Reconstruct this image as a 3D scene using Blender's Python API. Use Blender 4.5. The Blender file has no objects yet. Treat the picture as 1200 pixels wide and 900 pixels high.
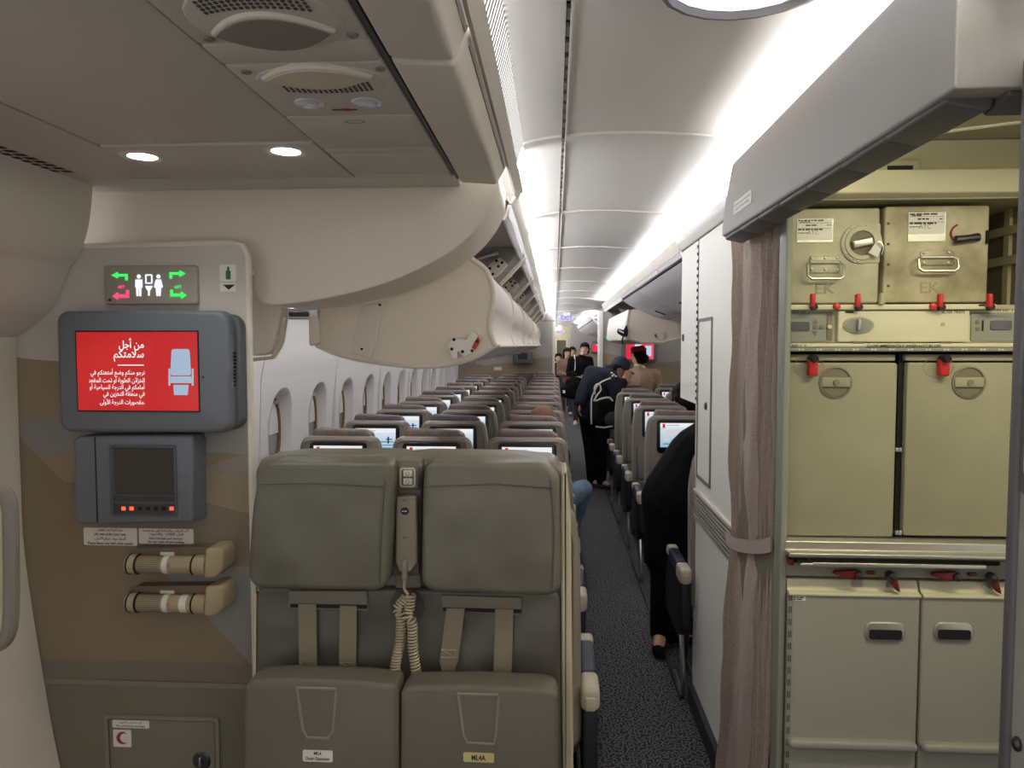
import bpy, bmesh, math, random
from mathutils import Vector, Matrix, Euler

random.seed(7)
PI = math.pi
scene = bpy.context.scene
COL = scene.collection

# ------------------------------------------------------------------ camera
CAM = Vector((0.0, 0.0, 1.68))
FPX = 860.0                                   # focal length in pixels of a 1200x900 frame
YAW = math.atan(50.0 / FPX * math.cos(math.atan(45.0 / FPX)))
PITCH = math.atan(45.0 / FPX)
cam_data = bpy.data.cameras.new('camera')
cam_data.sensor_fit = 'HORIZONTAL'
cam_data.sensor_width = 36.0
cam_data.lens = 36.0 * FPX / 1200.0
cam_data.clip_start = 0.02
cam = bpy.data.objects.new('camera', cam_data)
cam.location = CAM
cam.rotation_euler = (PI / 2 - PITCH, 0, YAW)
COL.objects.link(cam)
scene.camera = cam

# ------------------------------------------------------------------ world and exposure
world = bpy.data.worlds.new('cabin_air')
scene.world = world
world.use_nodes = True
world.node_tree.nodes['Background'].inputs[0].default_value = (1.0, 0.98, 0.95, 1)
world.node_tree.nodes['Background'].inputs[1].default_value = 0.63
scene.view_settings.view_transform = 'Standard'
scene.view_settings.look = 'None'
scene.view_settings.gamma = 1.0
scene.view_settings.use_curve_mapping = False
scene.view_settings.exposure = 0.5
COVE = 46.0            # strength of the cove lamps along the ceiling
GALLEY = 6.0         # watts of the galley ceiling lamp
DOWN = 3.0            # watts of each door downlight

def area_light(name, loc, rot, sx, sy, power, color):
    l = bpy.data.lights.new(name, 'AREA')
    l.shape = 'RECTANGLE'; l.size = sx; l.size_y = sy
    l.energy = power; l.color = color
    o = bpy.data.objects.new(name, l)
    o.location = loc; o.rotation_euler = rot
    COL.objects.link(o)
    return o

# ------------------------------------------------------------------ projection helper (real points at a known depth)
_F = Vector((-math.sin(YAW) * math.cos(PITCH), math.cos(YAW) * math.cos(PITCH), -math.sin(PITCH)))
_R = Vector((math.cos(YAW), math.sin(YAW), 0))
_U = _R.cross(_F)
def ray(px, py): return _F * FPX + _R * (px - 600) - _U * (py - 450)
def at(px, py, Y):
    d = ray(px, py); return CAM + d * (Y / d.y)
def atx(px, py, X):
    d = ray(px, py); return CAM + d * (X / d.x)
def atz(px, py, Z):
    d = ray(px, py); return CAM + d * ((Z - CAM.z) / d.z)
def q(px, py, Y):
    p = at(px, py, Y); return (p.x, p.z)
def qq(pts, Y): return [q(a, b, Y) for a, b in pts]
def rect(px0, py0, px1, py1, Y):
    a = at((px0 + px1) / 2, py0, Y).z; b = at((px0 + px1) / 2, py1, Y).z
    return at(px0, (py0 + py1) / 2, Y).x, at(px1, (py0 + py1) / 2, Y).x, min(a, b), max(a, b)

# ------------------------------------------------------------------ materials
def lin(c):
    c = c / 255.0
    return c / 12.92 if c <= 0.04045 else ((c + 0.055) / 1.055) ** 2.4
def rgb(r, g, b): return (lin(r), lin(g), lin(b), 1)
MATS = {}
def mat(name, col, rough=0.5, metal=0.0, bump=0.0, bscale=200.0, var=0.0, vscale=3.0, spec=0.5, stretch=None, dark=None, sheen=0.0, bdist=0.01, bdetail=3.0):
    m = bpy.data.materials.new(name); m.use_nodes = True
    nt = m.node_tree; N = nt.nodes; L = nt.links
    b = N['Principled BSDF']
    b.inputs['Base Color'].default_value = rgb(*col)
    b.inputs['Roughness'].default_value = rough
    b.inputs['Metallic'].default_value = metal
    b.inputs['Specular IOR Level'].default_value = spec
    if sheen: b.inputs['Sheen Weight'].default_value = sheen
    tc = N.new('ShaderNodeTexCoord'); vec = tc.outputs['Object']
    if stretch:
        mp = N.new('ShaderNodeMapping'); mp.inputs['Scale'].default_value = stretch
        L.new(vec, mp.inputs['Vector']); vec = mp.outputs['Vector']
    if bump:
        n = N.new('ShaderNodeTexNoise'); n.inputs['Scale'].default_value = bscale; n.inputs['Detail'].default_value = bdetail
        L.new(vec, n.inputs['Vector'])
        bp = N.new('ShaderNodeBump'); bp.inputs['Strength'].default_value = bump; bp.inputs['Distance'].default_value = bdist
        L.new(n.outputs['Fac'], bp.inputs['Height']); L.new(bp.outputs['Normal'], b.inputs['Normal'])
    if var:
        n2 = N.new('ShaderNodeTexNoise'); n2.inputs['Scale'].default_value = vscale; n2.inputs['Detail'].default_value = 5
        L.new(vec, n2.inputs['Vector'])
        mx = N.new('ShaderNodeMix'); mx.data_type = 'RGBA'
        rp = N.new('ShaderNodeMapRange'); rp.inputs['From Min'].default_value = 0.35; rp.inputs['From Max'].default_value = 0.7
        L.new(n2.outputs['Fac'], rp.inputs['Value']); L.new(rp.outputs['Result'], mx.inputs['Factor'])
        d = dark if dark else tuple(max(0, c * (1 - var)) for c in col)
        mx.inputs['A'].default_value = rgb(*col); mx.inputs['B'].default_value = rgb(*d)
        L.new(mx.outputs['Result'], b.inputs['Base Color'])
    MATS[name] = m
    return m
def emit(name, col, strength):
    m = bpy.data.materials.new(name); m.use_nodes = True
    b = m.node_tree.nodes['Principled BSDF']
    b.inputs['Base Color'].default_value = (0.02, 0.02, 0.02, 1)
    b.inputs['Emission Color'].default_value = rgb(*col)
    b.inputs['Emission Strength'].default_value = strength
    b.inputs['Roughness'].default_value = 0.3
    MATS[name] = m
    return m

mat('lining', (214, 206, 193), 0.55, bump=0.06, bscale=500)
mat('lining_grey', (198, 190, 180), 0.6, bump=0.1, bscale=600)
mat('lining_dark', (126, 119, 110), 0.6)
mat('grille_grey', (150, 143, 134), 0.55)
mat('slat_grey', (120, 117, 112), 0.55)
mat('bracket_white', (238, 234, 226), 0.4)
mat('fairing', (222, 213, 198), 0.5, bump=0.05, bscale=500)
mat('ceiling_white', (238, 233, 226), 0.5, bump=0.02, bscale=300)
mat('gap_black', (18, 17, 17), 0.8)
mat('wall_white', (230, 228, 220), 0.55, bump=0.12, bscale=260)
mat('header', (154, 150, 142), 0.5, bump=0.05, bscale=500)
mat('track_grey', (92, 89, 90), 0.5)
mat('rubber', (38, 37, 38), 0.7)
mat('silver', (205, 206, 208), 0.28, metal=1.0)
mat('alloy', (190, 188, 176), 0.35, metal=0.8, bump=0.05, bscale=80)
mat('steel_dark', (85, 85, 88), 0.4, metal=0.9)
mat('slate', (104, 108, 116), 0.45, bump=0.06, bscale=700)
mat('slate_dark', (80, 83, 90), 0.5)
mat('sign_beige', (160, 152, 140), 0.5)
mat('torch_beige', (172, 155, 122), 0.42)
mat('torch_dark', (112, 100, 78), 0.5)
mat('placard', (225, 222, 212), 0.5)
mat('placard_yellow', (206, 190, 130), 0.5)
mat('ink', (25, 24, 26), 0.6)
mat('red_ink', (150, 30, 34), 0.6)
mat('green_ink', (30, 120, 60), 0.6)
mat('crew_leather', (110, 106, 92), 0.42, bump=0.5, bscale=7, bdist=0.035, bdetail=0.3, var=0.12, vscale=5)
mat('crew_leather_dark', (86, 81, 74), 0.42, bump=0.7, bscale=8, bdist=0.04, bdetail=0.3)
mat('crew_shell', (116, 110, 96), 0.45, bump=0.08, bscale=700)
mat('crew_pan', (102, 95, 84), 0.5, bump=0.1, bscale=800)
mat('strap', (132, 122, 100), 0.7, bump=0.3, bscale=160, stretch=(6, 1, 1))
mat('cream_edge', (196, 186, 158), 0.4)
mat('cord', (176, 164, 138), 0.4)
mat('handset', (140, 131, 113), 0.42)
mat('seat_shell', (134, 126, 115), 0.42, bump=0.04, bscale=600)
mat('seat_shell_low', (112, 104, 95), 0.5)
mat('seat_black', (14, 14, 16), 0.25)
mat('fabric_mauve', (124, 105, 102), 0.9, bump=0.4, bscale=300, var=0.18, vscale=40, sheen=0.2)
mat('fabric_plum', (104, 96, 98), 0.9, bump=0.4, bscale=300, var=0.18, vscale=40, sheen=0.2)
mat('fabric_taupe', (122, 110, 100), 0.9, bump=0.4, bscale=300, var=0.18, vscale=40, sheen=0.2)
mat('arm_navy', (36, 40, 58), 0.5)
mat('arm_cap', (186, 176, 158), 0.45)
mat('arm_black', (16, 17, 24), 0.5)
mat('curtain_fabric', (176, 155, 141), 0.85, bump=0.5, bscale=90, stretch=(2, 2, 14), var=0.16, vscale=30, sheen=0.3)
mat('cart_grey', (150, 146, 136), 0.5, bump=0.05, bscale=500)
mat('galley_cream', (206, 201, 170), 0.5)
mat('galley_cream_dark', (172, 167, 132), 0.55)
mat('galley_door', (160, 156, 128), 0.45, bump=0.04, bscale=300, var=0.08, vscale=4)
mat('galley_door_dark', (126, 122, 98), 0.5)
mat('galley_panel', (138, 140, 128), 0.5)
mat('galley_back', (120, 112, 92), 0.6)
mat('box_metal', (190, 185, 158), 0.45, metal=0.1, bump=0.08, bscale=60, var=0.14, vscale=10)
mat('box_metal_worn', (188, 181, 150), 0.45, metal=0.1, bump=0.1, bscale=60, var=0.5, vscale=8, dark=(128, 117, 88))
mat('latch_red', (196, 40, 40), 0.4)
mat('latch_dark_red', (110, 26, 24), 0.4)
mat('lcd', (92, 94, 98), 0.2)
mat('dark_screen', (62, 56, 52), 0.18)
mat('pane', (150, 152, 156), 0.15)
mat('pane_shade', (206, 203, 196), 0.5)
mat('window_gold', (140, 104, 58), 0.5, bump=0.2, bscale=200, var=0.3, vscale=60)
mat('sidewall', (214, 210, 206), 0.5, bump=0.03, bscale=300)
mat('bin_end', (226, 214, 196), 0.5, bump=0.03, bscale=600)
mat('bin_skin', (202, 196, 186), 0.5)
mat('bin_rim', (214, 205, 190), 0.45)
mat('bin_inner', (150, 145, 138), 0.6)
mat('bin_closed', (222, 219, 220), 0.45)
mat('cream_wall', (206, 194, 160), 0.6)
mat('skin', (196, 148, 122), 0.55)
mat('skin_pale', (210, 168, 142), 0.55)
mat('hair_black', (17, 15, 15), 0.7, bump=0.4, bscale=60, stretch=(1, 1, 4), spec=0.15)
mat('hair_auburn', (124, 82, 52), 0.5, bump=0.5, bscale=80, stretch=(4, 4, 1))
mat('cloth_navy', (26, 30, 42), 0.85, bump=0.6, bscale=14, spec=0.2)
mat('cloth_black', (12, 12, 13), 0.9, bump=0.6, bscale=10, spec=0.15)
mat('cloth_charcoal', (44, 44, 46), 0.85, bump=0.4, bscale=14)
mat('cap_navy', (44, 54, 70), 0.8)
mat('cloth_brown', (112, 92, 74), 0.85, bump=0.3, bscale=14)
mat('cloth_red', (150, 52, 54), 0.8)
mat('cloth_tan', (158, 132, 108), 0.8, bump=0.2, bscale=14)
mat('cloth_cream', (216, 202, 178), 0.8)
mat('hat_red', (134, 22, 36), 0.75)
mat('denim', (102, 130, 158), 0.85, bump=0.3, bscale=30, var=0.25, vscale=12)
mat('white_cloth', (224, 222, 218), 0.7)
mat('shoe_grey', (70, 70, 72), 0.6)
mat('lens_clear', (214, 214, 220), 0.12, metal=0.3)
mat('grille_dark', (70, 66, 62), 0.7)
emit('cove_white', (246, 248, 255), COVE)
emit('lens_strip', (246, 248, 255), 18.0)
emit('lens_strip_dim', (250, 251, 255), 5.0)
emit('cove_dim', (250, 250, 252), 34.0)
emit('sidewall_lamp', (250, 250, 255), 24.0)
emit('disc_white', (214, 226, 255), 1.25)
emit('lamp_white', (244, 255, 240), 9.0)
emit('sign_green', (40, 230, 80), 1.1)
emit('sign_pink', (255, 60, 110), 1.1)
emit('sign_white', (215, 225, 250), 1.0)
emit('exit_white', (210, 218, 255), 0.72)
emit('exit_violet', (130, 100, 190), 0.8)
emit('led_red', (255, 80, 50), 1.4)
emit('text_white', (255, 250, 250), 0.66)
emit('seat_picture', (176, 202, 226), 0.55)
emit('galley_lamp', (255, 244, 196), 3.0)

def screen_mat(name, kind):
    """flat print of a lit screen, laid out on the generated coordinates of the screen mesh"""
    m = bpy.data.materials.new(name); m.use_nodes = True
    nt = m.node_tree; N = nt.nodes; L = nt.links; b = N['Principled BSDF']
    b.inputs['Base Color'].default_value = (0.01, 0.01, 0.01, 1); b.inputs['Roughness'].default_value = 0.25
    tc = N.new('ShaderNodeTexCoord'); sx = N.new('ShaderNodeSeparateXYZ'); L.new(tc.outputs['Generated'], sx.inputs[0])
    U, V = sx.outputs['X'], sx.outputs['Z']
    def math_(op, a, c):
        n = N.new('ShaderNodeMath'); n.operation = op
        for i, v in enumerate((a, c)):
            if isinstance(v, (int, float)): n.inputs[i].default_value = v
            else: L.new(v, n.inputs[i])
        return n.outputs[0]
    def inside(u0, u1, v0, v1):
        r = math_('MULTIPLY', math_('GREATER_THAN', U, u0), math_('LESS_THAN', U, u1))
        return math_('MULTIPLY', r, math_('MULTIPLY', math_('GREATER_THAN', V, v0), math_('LESS_THAN', V, v1)))
    def over(base, col, fac):
        x = N.new('ShaderNodeMix'); x.data_type = 'RGBA'
        L.new(fac, x.inputs['Factor'])
        if isinstance(base, tuple): x.inputs['A'].default_value = base
        else: L.new(base, x.inputs['A'])
        if isinstance(col, tuple): x.inputs['B'].default_value = col
        else: L.new(col, x.inputs['B'])
        return x.outputs['Result']
    if kind == 'red':
        ns = N.new('ShaderNodeTexNoise'); ns.inputs['Scale'].default_value = 1.6; L.new(tc.outputs['Generated'], ns.inputs['Vector'])
        c = over(rgb(168, 14, 22), rgb(236, 52, 50), ns.outputs['Fac'])
        stripe = math_('GREATER_THAN', math_('ADD', U, math_('MULTIPLY', V, -0.12)), 0.545)
        c = over(c, rgb(206, 30, 36), math_('MULTIPLY', stripe, 0.75))
        st = 0.60
    elif kind == 'pink':
        c = over(rgb(226, 38, 70), rgb(240, 70, 90), U)
        c = over(c, rgb(190, 215, 235), inside(0.70, 0.92, 0.2, 0.85))
        c = over(c, rgb(240, 235, 240), inside(0.32, 0.55, 0.80, 0.94))
        st = 0.66
    else:
        ns = N.new('ShaderNodeTexNoise'); ns.inputs['Scale'].default_value = 5.0; L.new(tc.outputs['Generated'], ns.inputs['Vector'])
        c = over(rgb(150, 198, 226), rgb(235, 243, 250), V)
        rp = N.new('ShaderNodeMapRange'); rp.inputs['From Min'].default_value = 0.5; rp.inputs['From Max'].default_value = 0.62
        L.new(ns.outputs['Fac'], rp.inputs['Value'])
        c = over(c, rgb(226, 214, 220), math_('MULTIPLY', rp.outputs['Result'], inside(0, 0.62, 0.25, 0.8)))
        for (u0, u1, v0, v1) in ((0.55, 0.95, 0.46, 0.50), (0.60, 0.97, 0.34, 0.37), (0.50, 0.92, 0.22, 0.26), (0.08, 0.5, 0.12, 0.16)):
            c = over(c, rgb(72, 120, 150), inside(u0, u1, v0, v1))
        c = over(c, rgb(28, 60, 88), inside(0.80, 0.84, 0.42, 0.68))
        c = over(c, rgb(28, 60, 88), inside(0.76, 0.92, 0.56, 0.60))
        c = over(c, rgb(250, 250, 252), inside(0, 1, 0.84, 1.0))
        c = over(c, rgb(215, 22, 34), inside(0.06, 0.125, 0.80, 0.97))
        c = over(c, rgb(170, 176, 184), inside(0.16, 0.5, 0.89, 0.92))
        st = 0.62
    L.new(c, b.inputs['Emission Color']); b.inputs['Emission Strength'].default_value = st
    MATS[name] = m
screen_mat('screen_red', 'red'); screen_mat('screen_pink', 'pink'); screen_mat('screen_map', 'map')

def dune_mat(name, base, layers, rough=0.55):
    """printed laminate: overlapping dune bands, by position on the panel"""
    m = bpy.data.materials.new(name); m.use_nodes = True
    nt = m.node_tree; N = nt.nodes; L = nt.links; b = N['Principled BSDF']; b.inputs['Roughness'].default_value = rough
    g = N.new('ShaderNodeNewGeometry'); s = N.new('ShaderNodeSeparateXYZ'); L.new(g.outputs['Position'], s.inputs[0])
    def M(op, a, c):
        n = N.new('ShaderNodeMath'); n.operation = op
        for i, v in enumerate((a, c)):
            if isinstance(v, (int, float)): n.inputs[i].default_value = v
            else: L.new(v, n.inputs[i])
        return n.outputs[0]
    prev = None
    for (col, z0, slope, amp, freq, ph) in layers:
        h = M('ADD', M('ADD', M('MULTIPLY', s.outputs['X'], slope), z0), M('MULTIPLY', M('SINE', M('ADD', M('MULTIPLY', s.outputs['X'], freq), ph), 0), amp))
        f = M('LESS_THAN', s.outputs['Z'], h)
        x = N.new('ShaderNodeMix'); x.data_type = 'RGBA'; L.new(f, x.inputs['Factor'])
        if prev is None: x.inputs['A'].default_value = rgb(*base)
        else: L.new(prev, x.inputs['A'])
        x.inputs['B'].default_value = rgb(*col)
        prev = x.outputs['Result']
    n = N.new('ShaderNodeTexNoise'); n.inputs['Scale'].default_value = 420; bp = N.new('ShaderNodeBump'); bp.inputs['Strength'].default_value = 0.1; bp.inputs['Distance'].default_value = 0.01
    L.new(n.outputs['Fac'], bp.inputs['Height']); L.new(bp.outputs['Normal'], b.inputs['Normal'])
    L.new(prev, b.inputs['Base Color'])
    MATS[name] = m
GOLD, DKGOLD, GRY, BLU, OLV = (148, 132, 106), (132, 116, 92), (136, 128, 117), (134, 132, 128), (126, 113, 94)
dune_mat('dune_near', (196, 190, 184), [
    (GOLD, 1.18, -0.30, 0.05, 5.0, 1.2), (BLU, 1.50, 0.02, 0.03, 7.0, 4.2), (DKGOLD, 1.30, 0.0, 0.05, 5.0, 0.6), (GRY, 1.36, 0.04, 0.035, 8.0, 2.0),
    (GOLD, 1.235, -0.06, 0.03, 6.0, 3.6), (OLV, 1.13, -0.05, 0.05, 4.0, 1.0), (DKGOLD, 0.98, 0.02, 0.05, 4.6, 2.6), (BLU, 0.985, 0.0, 0.02, 6.0, 0.0),
    (DKGOLD, -0.226, -0.97, 0.012, 9.0, 0.0), ((116, 110, 94), 0.685, 0.0, 0.0, 1.0, 0.0)])
dune_mat('dune_far', (158, 153, 148), [
    (GOLD, 1.46, 0.06, 0.10, 2.6, 0.6), (GRY, 1.40, -0.02, 0.08, 3.4, 2.0), (GOLD, 1.30, 0.0, 0.09, 3.0, 4.0), (BLU, 1.2, 0.0, 0.06, 2.2, 1.0), (GRY, 1.05, 0, 0.05, 2.0, 0)])

def carpet_mat():
    m = bpy.data.materials.new('carpet'); m.use_nodes = True
    nt = m.node_tree; N = nt.nodes; L = nt.links; b = N['Principled BSDF']; b.inputs['Roughness'].default_value = 0.95
    tc = N.new('ShaderNodeTexCoord'); v = N.new('ShaderNodeTexVoronoi'); v.voronoi_dimensions = '2D'
    mp = N.new('ShaderNodeMapping'); mp.inputs['Scale'].default_value = (60, 60, 60)
    L.new(tc.outputs['Object'], mp.inputs['Vector']); v.inputs['Scale'].default_value = 1.0; v.inputs['Randomness'].default_value = 0.8
    L.new(mp.outputs['Vector'], v.inputs['Vector'])
    sub = N.new('ShaderNodeVectorMath'); sub.operation = 'SUBTRACT'
    L.new(mp.outputs['Vector'], sub.inputs[0]); L.new(v.outputs['Position'], sub.inputs[1])
    sc = N.new('ShaderNodeSeparateColor'); L.new(v.outputs['Color'], sc.inputs[0])
    an = N.new('ShaderNodeMath'); an.operation = 'MULTIPLY'; an.inputs[1].default_value = 6.283; L.new(sc.outputs[0], an.inputs[0])
    ro = N.new('ShaderNodeVectorRotate'); ro.rotation_type = 'Z_AXIS'; L.new(sub.outputs[0], ro.inputs['Vector']); L.new(an.outputs[0], ro.inputs['Angle'])
    sp = N.new('ShaderNodeSeparateXYZ'); L.new(ro.outputs[0], sp.inputs[0])
    a1 = N.new('ShaderNodeMath'); a1.operation = 'ABSOLUTE'; L.new(sp.outputs['Y'], a1.inputs[0])
    l1 = N.new('ShaderNodeMath'); l1.operation = 'LESS_THAN'; l1.inputs[1].default_value = 0.15; L.new(a1.outputs[0], l1.inputs[0])
    mx = N.new('ShaderNodeMix'); mx.data_type = 'RGBA'; L.new(l1.outputs[0], mx.inputs['Factor'])
    mx.inputs['A'].default_value = rgb(30, 30, 32); mx.inputs['B'].default_value = rgb(104, 102, 103)
    L.new(mx.outputs['Result'], b.inputs['Base Color'])
    bp = N.new('ShaderNodeBump'); bp.inputs['Strength'].default_value = 0.4; bp.inputs['Distance'].default_value = 0.004
    L.new(l1.outputs[0], bp.inputs['Height']); L.new(bp.outputs['Normal'], b.inputs['Normal'])
    MATS['carpet'] = m
carpet_mat()

# ------------------------------------------------------------------ mesh helpers
ORG = {}
def offset(poly, d):
    """inset (d > 0) of a polygon by its vertex normals"""
    n = len(poly); A = sum(poly[i][0] * poly[(i + 1) % n][1] - poly[(i + 1) % n][0] * poly[i][1] for i in range(n))
    s = 1 if A > 0 else -1; out = []
    for i in range(n):
        p0, p1, p2 = Vector(poly[i - 1]), Vector(poly[i]), Vector(poly[(i + 1) % n])
        e1, e2 = (p1 - p0), (p2 - p1)
        if e1.length < 1e-9 or e2.length < 1e-9: out.append(tuple(p1)); continue
        e1.normalize(); e2.normalize()
        n1, n2 = Vector((-e1.y, e1.x)) * s, Vector((-e2.y, e2.x)) * s
        b = n1 + n2
        if b.length < 1e-6: b = n1
        b.normalize(); k = d / max(0.35, b.dot(n1))
        out.append((p1.x + b.x * k, p1.y + b.y * k))
    return out
def rrect(x0, x1, z0, z1, r, n=5):
    r = max(1e-4, min(r, (x1 - x0) / 2 - 1e-4, (z1 - z0) / 2 - 1e-4)); P = []
    for cx, cz, a0 in ((x1 - r, z1 - r, 0), (x0 + r, z1 - r, PI / 2), (x0 + r, z0 + r, PI), (x1 - r, z0 + r, 1.5 * PI)):
        for k in range(n + 1):
            a = a0 + PI / 2 * k / n; P.append((cx + r * math.cos(a), cz + r * math.sin(a)))
    return P
def oval(cx, cz, rx, rz, n=28, p=2.0):
    P = []
    for k in range(n):
        a = 2 * PI * k / n; c, s = math.cos(a), math.sin(a)
        P.append((cx + rx * math.copysign(abs(c) ** (2 / p), c), cz + rz * math.copysign(abs(s) ** (2 / p), s)))
    return P
def roundpoly(pts, r, n=4):
    """polygon with every corner rounded by up to r"""
    out = []; m = len(pts)
    for i in range(m):
        p0, p1, p2 = Vector(pts[i - 1]), Vector(pts[i]), Vector(pts[(i + 1) % m])
        a, b = p0 - p1, p2 - p1; k = min(r, a.length * 0.45, b.length * 0.45)
        A, B = p1 + a.normalized() * k, p1 + b.normalized() * k
        for j in range(n + 1):
            t = j / n; out.append(tuple(A * (1 - t) ** 2 + p1 * 2 * t * (1 - t) + B * t * t))
    return out
def curve_pts(P, n=6):
    """Catmull-Rom through 2-D or 3-D points"""
    P = [Vector(p) for p in P]; out = []
    for i in range(len(P) - 1):
        a, b, c, d = P[max(0, i - 1)], P[i], P[i + 1], P[min(len(P) - 1, i + 2)]
        for k in range(n):
            t = k / n
            out.append(0.5 * ((2 * b) + (c - a) * t + (2 * a - 5 * b + 4 * c - d) * t * t + (3 * b - a - 3 * c + d) * t ** 3))
    out.append(P[-1]); return out

class MB:
    def __init__(s): s.v = []; s.f = []
    def add(s, V, Fc):
        k = len(s.v); s.v += [Vector(p) for p in V]; s.f += [tuple(i + k for i in f) for f in Fc]; return s
    @staticmethod
    def m(axis, u, a, v): return (u, a, v) if axis == 'y' else (a, u, v) if axis == 'x' else (u, v, a)
    def rings(s, R, cap0=True, cap1=True, closed=True):
        n = len(R[0]); V = [p for r in R for p in r]; Fc = []
        for i in range(len(R) - 1):
            for j in range(n if closed else n - 1):
                a, b = i * n + j, i * n + (j + 1) % n; Fc.append((a, b, b + n, a + n))
        if cap0: Fc.append(tuple(range(n)))
        if cap1: Fc.append(tuple(range((len(R) - 1) * n, len(R) * n))[::-1])
        return s.add(V, Fc)
    def prism(s, poly, a0, a1, axis='y', b=0.0, b2=0.0, n=3):
        """solid with outline poly, from a0 (front) to a1; b / b2 round the front / back edge"""
        sg = 1 if a1 > a0 else -1; R = []
        if b:
            for k in range(n):
                t = PI / 2 * k / n; o = offset(poly, b * (1 - math.sin(t))); R.append([s.m(axis, u, a0 + sg * b * (1 - math.cos(t)), v) for u, v in o])
            R.append([s.m(axis, u, a0 + sg * b, v) for u, v in poly])
        else: R.append([s.m(axis, u, a0, v) for u, v in poly])
        if b2:
            for k in range(n + 1):
                t = PI / 2 * k / n; o = offset(poly, b2 * (1 - math.cos(t))); R.append([s.m(axis, u, a1 - sg * b2 * (1 - math.sin(t)), v) for u, v in o])
        else: R.append([s.m(axis, u, a1, v) for u, v in poly])
        return s.rings(R)
    def frame(s, outer, inner, a0, a1, axis='y'):
        """ring-shaped solid between two outlines of the same length"""
        n = len(outer)
        V = [s.m(axis, u, a0, v) for u, v in outer] + [s.m(axis, u, a0, v) for u, v in inner] + [s.m(axis, u, a1, v) for u, v in outer] + [s.m(axis, u, a1, v) for u, v in inner]
        Fc = []
        for j in range(n):
            k = (j + 1) % n
            Fc += [(j, k, n + k, n + j), (2 * n + j, 3 * n + j, 3 * n + k, 2 * n + k), (j, 2 * n + j, 2 * n + k, k), (n + j, n + k, 3 * n + k, 3 * n + j)]
        return s.add(V, Fc)
    def box(s, x0, x1, y0, y1, z0, z1):
        return s.prism([(x0, z0), (x1, z0), (x1, z1), (x0, z1)], y0, y1)
    def rbox(s, x0, x1, y0, y1, z0, z1, r, n=3):
        bm = bmesh.new(); bmesh.ops.create_cube(bm, size=1.0)
        for v in bm.verts:
            v.co = Vector(((x0 + x1) / 2 + v.co.x * (x1 - x0), (y0 + y1) / 2 + v.co.y * (y1 - y0), (z0 + z1) / 2 + v.co.z * (z1 - z0)))
        r = min(r, 0.49 * min(x1 - x0, y1 - y0, z1 - z0))
        bmesh.ops.bevel(bm, geom=bm.edges[:], offset=r, segments=n, profile=0.5, affect='EDGES')
        bm.verts.index_update(); s.add([v.co.copy() for v in bm.verts], [[v.index for v in f.verts] for f in bm.faces]); bm.free(); return s
    def sheet(s, prof, a0, a1, th, axis='y'):
        """bent panel: open profile, extruded, with thickness th on its right-hand side"""
        P = [Vector(p) for p in prof]; O = []
        for i, p in enumerate(P):
            d = (P[min(i + 1, len(P) - 1)] - P[max(i - 1, 0)]).normalized(); O.append((p.x + d.y * th, p.y - d.x * th))
        return s.prism([tuple(p) for p in P] + O[::-1], a0, a1, axis)
    def tube(s, path, r, n=8, flat=None):
        P = [Vector(p) for p in path]; R = []; prev = None
        for i, p in enumerate(P):
            d = (P[min(i + 1, len(P) - 1)] - P[max(i - 1, 0)]).normalized()
            a = prev if prev is not None else (Vector((0, 0, 1)) if abs(d.z) < 0.9 else Vector((1, 0, 0)))
            u = (a - d * a.dot(d)).normalized(); w = d.cross(u); prev = u
            rr = r[i] if isinstance(r, (list, tuple)) else r
            R.append([p + (u * math.cos(2 * PI * k / n) + w * math.sin(2 * PI * k / n) * (flat or 1)) * rr for k in range(n)])
        return s.rings(R)
    def lathe(s, prof, c, axis='z', n=20):
        """prof: (radius, height) pairs about an axis through c"""
        R = []
        for r, h in prof:
            ring = []
            for k in range(n):
                a = 2 * PI * k / n; u, w = r * math.cos(a), r * math.sin(a)
                ring.append({'z': (c[0] + u, c[1] + w, c[2] + h), 'y': (c[0] + u, c[1] + h, c[2] + w), 'x': (c[0] + h, c[1] + u, c[2] + w)}[axis])
            R.append(ring)
        return s.rings(R)
    def ball(s, c, r, rot=None, n=12, k=8):
        r = (r, r, r) if isinstance(r, (int, float)) else r; R = []
        for i in range(1, k):
            t = PI * i / k
            ring = [Vector((r[0] * math.sin(t) * math.cos(2 * PI * j / n), r[1] * math.sin(t) * math.sin(2 * PI * j / n), r[2] * math.cos(t))) for j in range(n)]
            R.append([Vector(c) + (rot @ p if rot else p) for p in ring])
        return s.rings(R)
    def cap(s, p0, r0, p1, r1, n=10):
        """capsule that tapers from r0 to r1"""
        p0, p1 = Vector(p0), Vector(p1); d = (p1 - p0); L_ = d.length; d = d.normalized() if L_ > 1e-6 else Vector((0, 0, 1))
        a = Vector((0, 0, 1)) if abs(d.z) < 0.9 else Vector((1, 0, 0)); u = (a - d * a.dot(d)).normalized(); w = d.cross(u); R = []
        for c, r, lo, hi in ((p0, r0, -PI / 2, 0), (p1, r1, 0, PI / 2)):
            for k in range(5):
                t = lo + (hi - lo) * k / 4
                if abs(abs(t) - PI / 2) < 1e-6: t *= 0.93
                R.append([c + d * (r * math.sin(t)) + (u * math.cos(2 * PI * j / n) + w * math.sin(2 * PI * j / n)) * (r * math.cos(t)) for j in range(n)])
        return s.rings(R)
    def mesh(s, name, org, smooth=True, angle=35):
        me = bpy.data.meshes.new(name)
        me.from_pydata([v - org for v in s.v], [], s.f)
        bm = bmesh.new(); bm.from_mesh(me)
        bmesh.ops.recalc_face_normals(bm, faces=bm.faces[:]); bm.to_mesh(me); bm.free()
        if smooth:
            me.polygons.foreach_set('use_smooth', [True] * len(me.polygons)); me.set_sharp_from_angle(angle=math.radians(angle))
        me.update(); return me
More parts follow.
